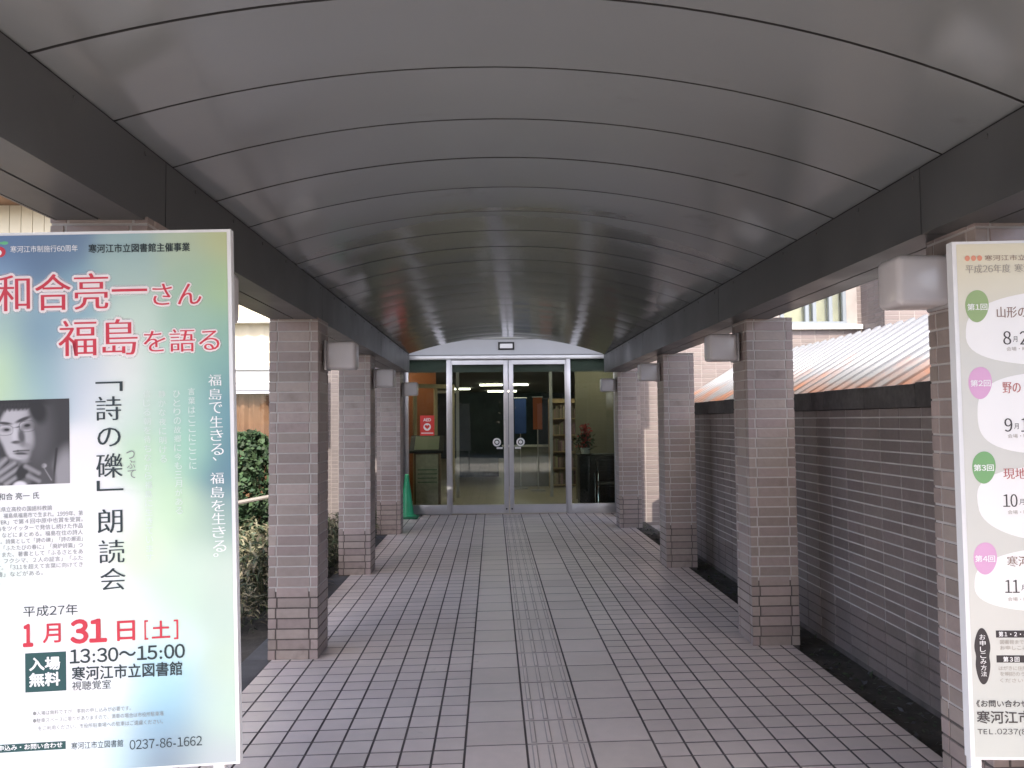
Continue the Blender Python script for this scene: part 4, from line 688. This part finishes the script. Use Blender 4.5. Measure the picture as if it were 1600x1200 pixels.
# the monochrome portrait photograph printed on the poster (a generic man with glasses, hand at chin)
def sstep(a, b_, x_): t_ = max(0, min(1, (x_-a)/(b_-a))); return t_*t_*(3-2*t_)
def ell(x_, y_, cx, cy, rx, ry, rot=0, soft=.2):
    c, s = math.cos(rot), math.sin(rot); dx, dy = x_-cx, y_-cy; u, v = (dx*c+dy*s)/rx, (-dx*s+dy*c)/ry
    return 1-sstep(1-soft, 1+soft, math.hypot(u, v))
def seg(x_, y_, ax, ay, bx, by, r0, r1=None, soft=8):
    r1 = r0 if r1 is None else r1; dx, dy = bx-ax, by-ay; t_ = max(0, min(1, ((x_-ax)*dx+(y_-ay)*dy)/(dx*dx+dy*dy))); d_ = math.hypot(x_-ax-t_*dx, y_-ay-t_*dy); rr = r0+(r1-r0)*t_
    return 1-sstep(rr-soft, rr+soft, d_)
def portrait(x_, z_):
    u = (x_-LP[0] if False else 0)
    px = -200+(x_-LPR[0])/(LPR[2]-LPR[0])*920; py = 75+(LPR[3]-z_)/(LPR[3]-LPR[1])*925
    v = .050
    def over(k, c):
        nonlocal v; v = v*(1-k)+c*k
    over(ell(px, py, 640, 1000, 220, 420, .25, .25), .10)                          # coat
    over(ell(px, py, 660, 900, 110, 260, .15, .5), .30)                            # lit lapel
    over(seg(px, py, 585, 620, 545, 1000, 12, 12, 10), .03)
    over(ell(px, py, 480, 900, 80, 150, -.3, .4), .09); over(seg(px, py, 440, 800, 530, 960, 5, 5, 5), .3); over(ell(px, py, 452, 800, 28, 24, 0, .4), .5)
    over(ell(px, py, 330, 790, 110, 130, 0, .4), .05)                              # neck shade
    over(max(ell(px, py, 190, 420, 205, 300, .05, .12), ell(px, py, 200, 600, 132, 178, 0, .2)), .47)   # face
    over(ell(px, py, 400, 470, 130, 330, .08, .8), .10)                           # cheek in shade
    over(ell(px, py, 285, 460, 60, 130, -.2, .6)*.8, .42)
    over(ell(px, py, -20, 620, 70, 200, -.35, .4), .05)
    over(max(ell(px, py, 170, 90, 330, 95, .05, .3), ell(px, py, 390, 190, 90, 150, -.3, .4)), .030)     # hair
    for q in range(9): over(seg(px, py, 30+q*32, 120, 18+q*30+(q % 3)*10, 165+(q*37 % 40), 13, 3, 7)*.9, .04)
    over(ell(px, py, 240, 290, 85, 20, -.38, .5), .06); over(ell(px, py, 50, 325, 75, 16, .12, .5), .06)  # brows
    over(ell(px, py, 282, 362, 56, 36, -.12, .5), .17); over(ell(px, py, 284, 356, 30, 15, -.1, .4), .03)
    over(ell(px, py, 66, 396, 50, 26, 0, .5), .22); over(ell(px, py, 72, 396, 27, 13, 0, .4), .03)
    for (cx, cy, rx, ry, rr) in ((285, 366, 84, 58, -.1), (52, 402, 84, 54, 0)):                            # spectacle rims
        c, s = math.cos(rr), math.sin(rr); dx, dy = px-cx, py-cy; d_ = abs(((abs((dx*c+dy*s)/rx))**3+(abs((-dx*s+dy*c)/ry))**3)**(1/3)-1)
        over((1-sstep(.02, .10, d_))*.75, .10)
    over(seg(px, py, 136, 378, 202, 368, 6, 6, 5), .06)
    over(ell(px, py, 225, 475, 34, 85, -.12, .6), .10); over(ell(px, py, 150, 440, 24, 100, 0, .7)*.6, .62)  # nose
    over(ell(px, py, 170, 535, 50, 18, 0, .5), .09)
    over(seg(px, py, 140, 634, 185, 630, 7, 9, 8), .06); over(seg(px, py, 185, 630, 300, 628, 9, 6, 8), .06)
    over(ell(px, py, 215, 660, 65, 16, .05, .5), .07); over(ell(px, py, 225, 690, 55, 16, .05, .6), .38)
    over(ell(px, py, 240, 560, 70, 26, .2, .6)*.5, .2); over(ell(px, py, 230, 745, 70, 22, 0, .7)*.6, .2)
    over(ell(px, py, 60, 900, 270, 200, .1, .12), .13)                                                         # hand at the chin
    for (ax, ay, bx, by, r_) in ((-60, 830, 60, 715, 28), (-40, 890, 150, 760, 26), (10, 940, 180, 825, 24), (60, 985, 200, 895, 22)):
        over(seg(px, py, ax, ay+14, bx, by+20, r_+10, r_+8, 10), .05); over(seg(px, py, ax, ay, bx, by, r_, r_-7, 22), .30)
    over(ell(px, py, 230, 860, 60, 90, .4, .3), .035)
    for (ax, ay, bx, by) in ((265, 800, 400, 880), (290, 905, 400, 965)): over(seg(px, py, ax, ay, bx, by, 22, 20, 20), .26)
    over(ell(px, py, 205, 1010, 70, 50, 0, .3), .75)
    return (v*.92, v*.90, v*.95)
LPR = LP_RECT = POR
col_grid('portrait_photo', fr, POR, 130, 140, portrait, .0016, VM, lp)

# ---- right poster
rp = empty('course_poster_board', (RA[0], RA[1], 0), Ryaw); tag(rp, 'tall white poster board with pale cream print and green and pink round badges', 'poster board')
fr = frame_map(Rt, RA[2]); RW = .755
b = MB(); tiltbox(b, fr, 0, RW, Rh, 0, -.034, 0); b.build('panel', M['board'], rp)
legs(rp, (.026, RW-.04), RA[2]+Rh)
def rgrad(x_, z_):
    t_ = z_/Rh; a, m_, c = lin(255, 249, 222), lin(240, 241, 234), lin(222, 227, 222)
    k = sstep(0, .25, t_); k2 = sstep(.72, .95, t_)
    n_ = .012*math.sin(x_*31+z_*17)*math.sin(z_*23-x_*11)
    return tuple(((a[i]*(1-k)+m_[i]*k)*(1-k2)+c[i]*k2+n_*k2)*.70 for i in range(3))
col_grid('print', fr, (.012, Rh+.008, RW-.006, -.008), 24, 60, rgrad, .0008, VM, rp)
part = {}; order = []
def slot(nm, colr):
    if nm not in part: part[nm] = (MB(), []); order.append(nm)
    if colr not in part[nm][1]: part[nm][1].append(colr)
    return part[nm][0], part[nm][1].index(colr)
for (nm, colr, cx, cz, rx, rz, kd) in RO:
    mb, mi = slot((nm, 5000+round(cz*100)), colr); n_ = 64; P = []
    for k in range(n_):
        a = 2*math.pi*k/n_; ca, sa = math.cos(a), math.sin(a); e = .72 if kd == 1 else 1
        x_ = math.copysign(abs(ca)**e, ca); z_ = math.copysign(abs(sa)**e, sa)
        if kd == 1: q = 1+.03*math.sin(3*a+cz*9)
        elif kd == 2: q = 1+.035*math.sin(2*a+.6)+.02*math.sin(3*a)
        else: q = 1; x_ *= 1-.20*math.exp(-(z_/.22)**2)+.05*math.sin(z_*3)
        xx, zz = cx+rx*x_*q, cz+rz*z_*q
        P.append(fr(min(xx, RW-.02), zz, .0012 if kd == 1 else .0016))
    c0 = fr(cx, cz, .0012 if kd == 1 else .0016)
    for k in range(n_): mb.poly([c0, P[k], P[(k+1) % n_]], mi)
for (nm, _, st, colr, s, x0, x1, zc, h) in RT:
    if nm == 'session_date' : _ = 'd%d' % round(zc*18)
    mb, mi = slot((nm if nm != 'badge' else 'badge_number', _), colr); put_text(mb, fr, st, s, x0, x1, zc, h, .0021, mi)
for (nm, colr, rc) in RR:
    mb, mi = slot((nm, 6000+round(rc[1]*100)), colr); tiltbox(mb, fr, rc[0], rc[2], rc[1], rc[3], .0009, .0015, mi)
for k in order: part[k][0].build(k[0], [PM[c] for c in part[k][1]], rp)

# ------------------------------------------------------------------ sign, stickers, cone at the glass front
ae = empty('defibrillator_sign', (-1.10, DY-.008, 1.31)); tag(ae, 'red sign with white heart stuck on the left glass', 'sign')
b = MB(); b.box(-.118, .118, -.004, .002, 0, .335); b.build('sheet', M['red'], ae)
ident = lambda x_, z_, l_: (x_, -.004-l_, z_)
b = MB(); disc(b, ident, 0, .145, .062, .062, .0012, 0)
hp = [(16*math.sin(t_)**3, 13*math.cos(t_)-5*math.cos(2*t_)-2*math.cos(3*t_)-math.cos(4*t_)) for t_ in [2*math.pi*k/40 for k in range(40)]]
for k in range(40): b.poly([ident(0, .142, .002), ident(hp[k][0]*.0026, .147+hp[k][1]*.0026, .002), ident(hp[(k+1) % 40][0]*.0026, .147+hp[(k+1) % 40][1]*.0026, .002)], 1)
put_text(b, ident, 'bold', 'AED', -.062, .062, .265, .05, .0012, 0)
b.box(-.10, .10, -.0058, -.0048, .035, .05, 0); b.build('emblem', [M['white'], M['red']], ae)
for i, (xx, lab) in enumerate(((.06, 'white round sticker on the left sliding door'), (.455, 'white round sticker on the right sliding door'))):
    st = empty('door_sticker', (xx, DY-.036, 1.09)); tag(st, lab, 'sticker', 'round stickers on the sliding doors')
    f3 = lambda x_, z_, l_: (x_, -l_, z_)
    b = MB(); disc(b, f3, 0, .10, .070, .070, .0, 0, .62); disc(b, f3, 0, .10, .03, .028, .0, 0); b.build('ring', M['white'], st)
    b = MB(); b.box(-.05+(.045 if i == 0 else -.045), .05+(.045 if i == 0 else -.045), -.001, .001, -.012, .018); b.build('strip', M['white'], st)
cn = empty('traffic_cone', (-1.395, 12.96, 0)); tag(cn, 'green plastic traffic cone by the left end of the glass front', 'cone')
b = MB(); b.lathe(0, 0, [(.155, .035), (.150, .05), (.118, .06), (.112, .075), (.032, .69), (.026, .70), (.018, .70), (.017, .68)], 28); b.build('cone_body', M['cone'], cn)
b = MB(); b.box(-.185, .185, -.185, .185, .0, .036, bev=.012); b.build('cone_base', M['conebase'], cn)

# ------------------------------------------------------------------ planting on the left
def clump(seed, n=520, h=.60):
    rnd = random.Random(seed); b = MB()
    for q in range(n):
        a = rnd.uniform(0, 6.28); r_ = .36*rnd.random()**.5; z_ = h*(1-(r_/.40)**2*.55)*(rnd.random()**.55)
        c = Vector((r_*math.cos(a), r_*math.sin(a), max(.03, z_))); d = Vector((math.cos(a)*rnd.uniform(.2, 1)+rnd.gauss(0, .5), math.sin(a)*rnd.uniform(.2, 1)+rnd.gauss(0, .5), rnd.uniform(-.1, .9))).normalized()
        sd = d.cross(Vector((rnd.gauss(0, .3), rnd.gauss(0, .3), 1))).normalized(); L0 = rnd.uniform(.09, .19); w_ = rnd.uniform(.007, .013); mi = 0 if rnd.random() < .6 else 1
        p0, p1, p2 = c, c+d*L0*.45, c+d*L0*.85+Vector((0, 0, -L0*.22)); p3 = c+d*L0+Vector((0, 0, -L0*.42))
        b.quad(p0-sd*w_*.4, p0+sd*w_*.4, p1+sd*w_, p1-sd*w_, mi, True); b.quad(p1-sd*w_, p1+sd*w_, p2+sd*w_*.7, p2-sd*w_*.7, mi, True); b.quad(p2-sd*w_*.7, p2+sd*w_*.7, p3+sd*.001, p3-sd*.001, mi, True)
    for q in range(26):
        a = rnd.uniform(0, 6.28); r_ = rnd.uniform(.02, .3); b.tube([(r_*.5*math.cos(a), r_*.5*math.sin(a), 0), (r_*math.cos(a), r_*math.sin(a), h*rnd.uniform(.5, .9))], [.004, .002], 5, 1)
    return b.build('bamboo_grass', [M['blade'], M['bladeg']])
protos = [clump(s) for s in (1, 2, 3)]
k = 0
spots = [(-1.98, 7.0, 1), (-2.32, 7.3, 1.05), (-1.93, 7.55, .9), (-2.2, 7.9, 1), (-2.55, 8.0, 1.1), (-1.95, 8.35, .85), (-2.35, 8.6, 1), (-1.86, 9.05, .9), (-2.15, 9.4, 1), (-1.8, 9.8, .8), (-1.85, 10.5, .85), (-1.82, 11.4, .8), (-2.05, 6.3, .7), (-2.6, 6.7, .9), (-2.45, 5.6, .9), (-2.1, 4.9, .8)]
for i, (x_, y_, s_) in enumerate(spots):
    pr = protos[i % 3]
    if i < 3: o = pr
    else: o = pr.copy(); COL.objects.link(o)
    o.location = (x_, y_, -.06); o.scale = (s_,)*3; o.rotation_euler = (0, 0, i*1.7)
    tag(o, 'low clump of pale edged bamboo grass leaves in the left planting bed', 'plant', 'bamboo grass clumps in the planting bed')
def shrub(name, loc, rx, ry, h, lab, seed, n=3600, ls=1):
    rnd = random.Random(seed); root = empty(name, loc); tag(root, lab, 'shrub' if ls < 3 else 'tree', 'dark green shrubs by the annex' if ls < 3 else 'unseen evergreens added to darken the glass reflection')
    b = MB()
    bumps = [(rnd.uniform(0, 6.28), rnd.uniform(.3, 1), rnd.uniform(.75, 1.1)) for _ in range(9)]
    for q in range(n):
        a = rnd.uniform(0, 6.28); t_ = rnd.uniform(.0, 1); e = rnd.uniform(.72, 1.03) if rnd.random() < .8 else rnd.uniform(.2, .8)
        rr = math.sin(math.pi*min(1, .18+.80*t_))**.55
        m_ = 1+.10*math.sin(3*a+seed)+.08*math.sin(7*t_*3+a*2)
        c = Vector((rx*rr*e*m_*math.cos(a), ry*rr*e*m_*math.sin(a), .12+(h-.12)*t_*(.9+.1*m_)))
        u = Vector((rnd.gauss(0, 1), rnd.gauss(0, 1), rnd.gauss(0, .7))).normalized(); v = u.cross(Vector((rnd.gauss(0, 1), rnd.gauss(0, 1), rnd.gauss(0, 1)))).normalized(); s_ = rnd.uniform(.018, .034)*ls
        b.quad(c-u*s_, c+v*s_*.55, c+u*s_, c-v*s_*.55)
    b.build('foliage', M['leaf'], root)
    b = MB()
    for q in range(7):
        a = q*.9; b.tube([(0.03*math.cos(a), .03*math.sin(a), 0), (rx*.3*math.cos(a), ry*.3*math.sin(a), h*.4), (rx*.55*math.cos(a+.3), ry*.55*math.sin(a+.3), h*.75)], [.018, .012, .006], 6)
    b.build('stem', M['brown'], root)
shrub('green_shrub', (-2.85, 9.25, -.06),   .66, .6, 1.50, 'clipped dark green shrub beside the blue green poster edge', 4, 11000, 1.45)
shrub('green_shrub', (-4.2, 9.5, -.06), .7, .5, 1.35, 'dark green shrub hidden mostly behind the blue green poster', 9)
for i, (x_, y_, h_) in enumerate(((-7.5, -15, 5.2), (-3.6, -16, 6.0), (.4, -15.4, 5.4), (4.3, -16.2, 6.3), (8.4, -15.2, 5.6))):
    shrub('reflection_tree', (x_, y_, -.16), 2.6, 2.0, h_, 'tall dark evergreen, unseen, added to darken the glass reflection', 20+i, 6500, 8.5)  # behind the camera, added so the door glass reflects something dark
po = MB(); po.tube([(-3.2, 8.35, .62), (-2.75, 8.5, .70), (-2.3, 8.6, .78), (-1.9, 8.7, .87)], [.022, .024, .021, .018])
tag(po.build('wooden_pole', M['palewood']), 'pale wooden pole lying across the shrubs on the left', 'pole')
# sparse weeds and litter in the dark strip by the garden wall
rnd = random.Random(5); b = MB()
for q in range(800):
    c = Vector((rnd.uniform(2.06, 2.31), rnd.uniform(1.5, 12), -.03+rnd.uniform(0, .015))); u = Vector((rnd.gauss(0, 1), rnd.gauss(0, 1), rnd.gauss(0, .4))).normalized()*rnd.uniform(.012, .03); v = u.cross(Vector((rnd.gauss(0, .4), rnd.gauss(0, .4), 1))).normalized()*rnd.uniform(.006, .014)
    b.quad(c-u, c+v, c+u, c-v, rnd.choice((0, 0, 1)))
tag(b.build('leaf_litter', [M['bladeg'], M['kerb']]), 'small weeds and leaf litter in the dark strip under the garden wall', 'ground cover', kind='stuff')
bpy.data.objects.remove(_to)
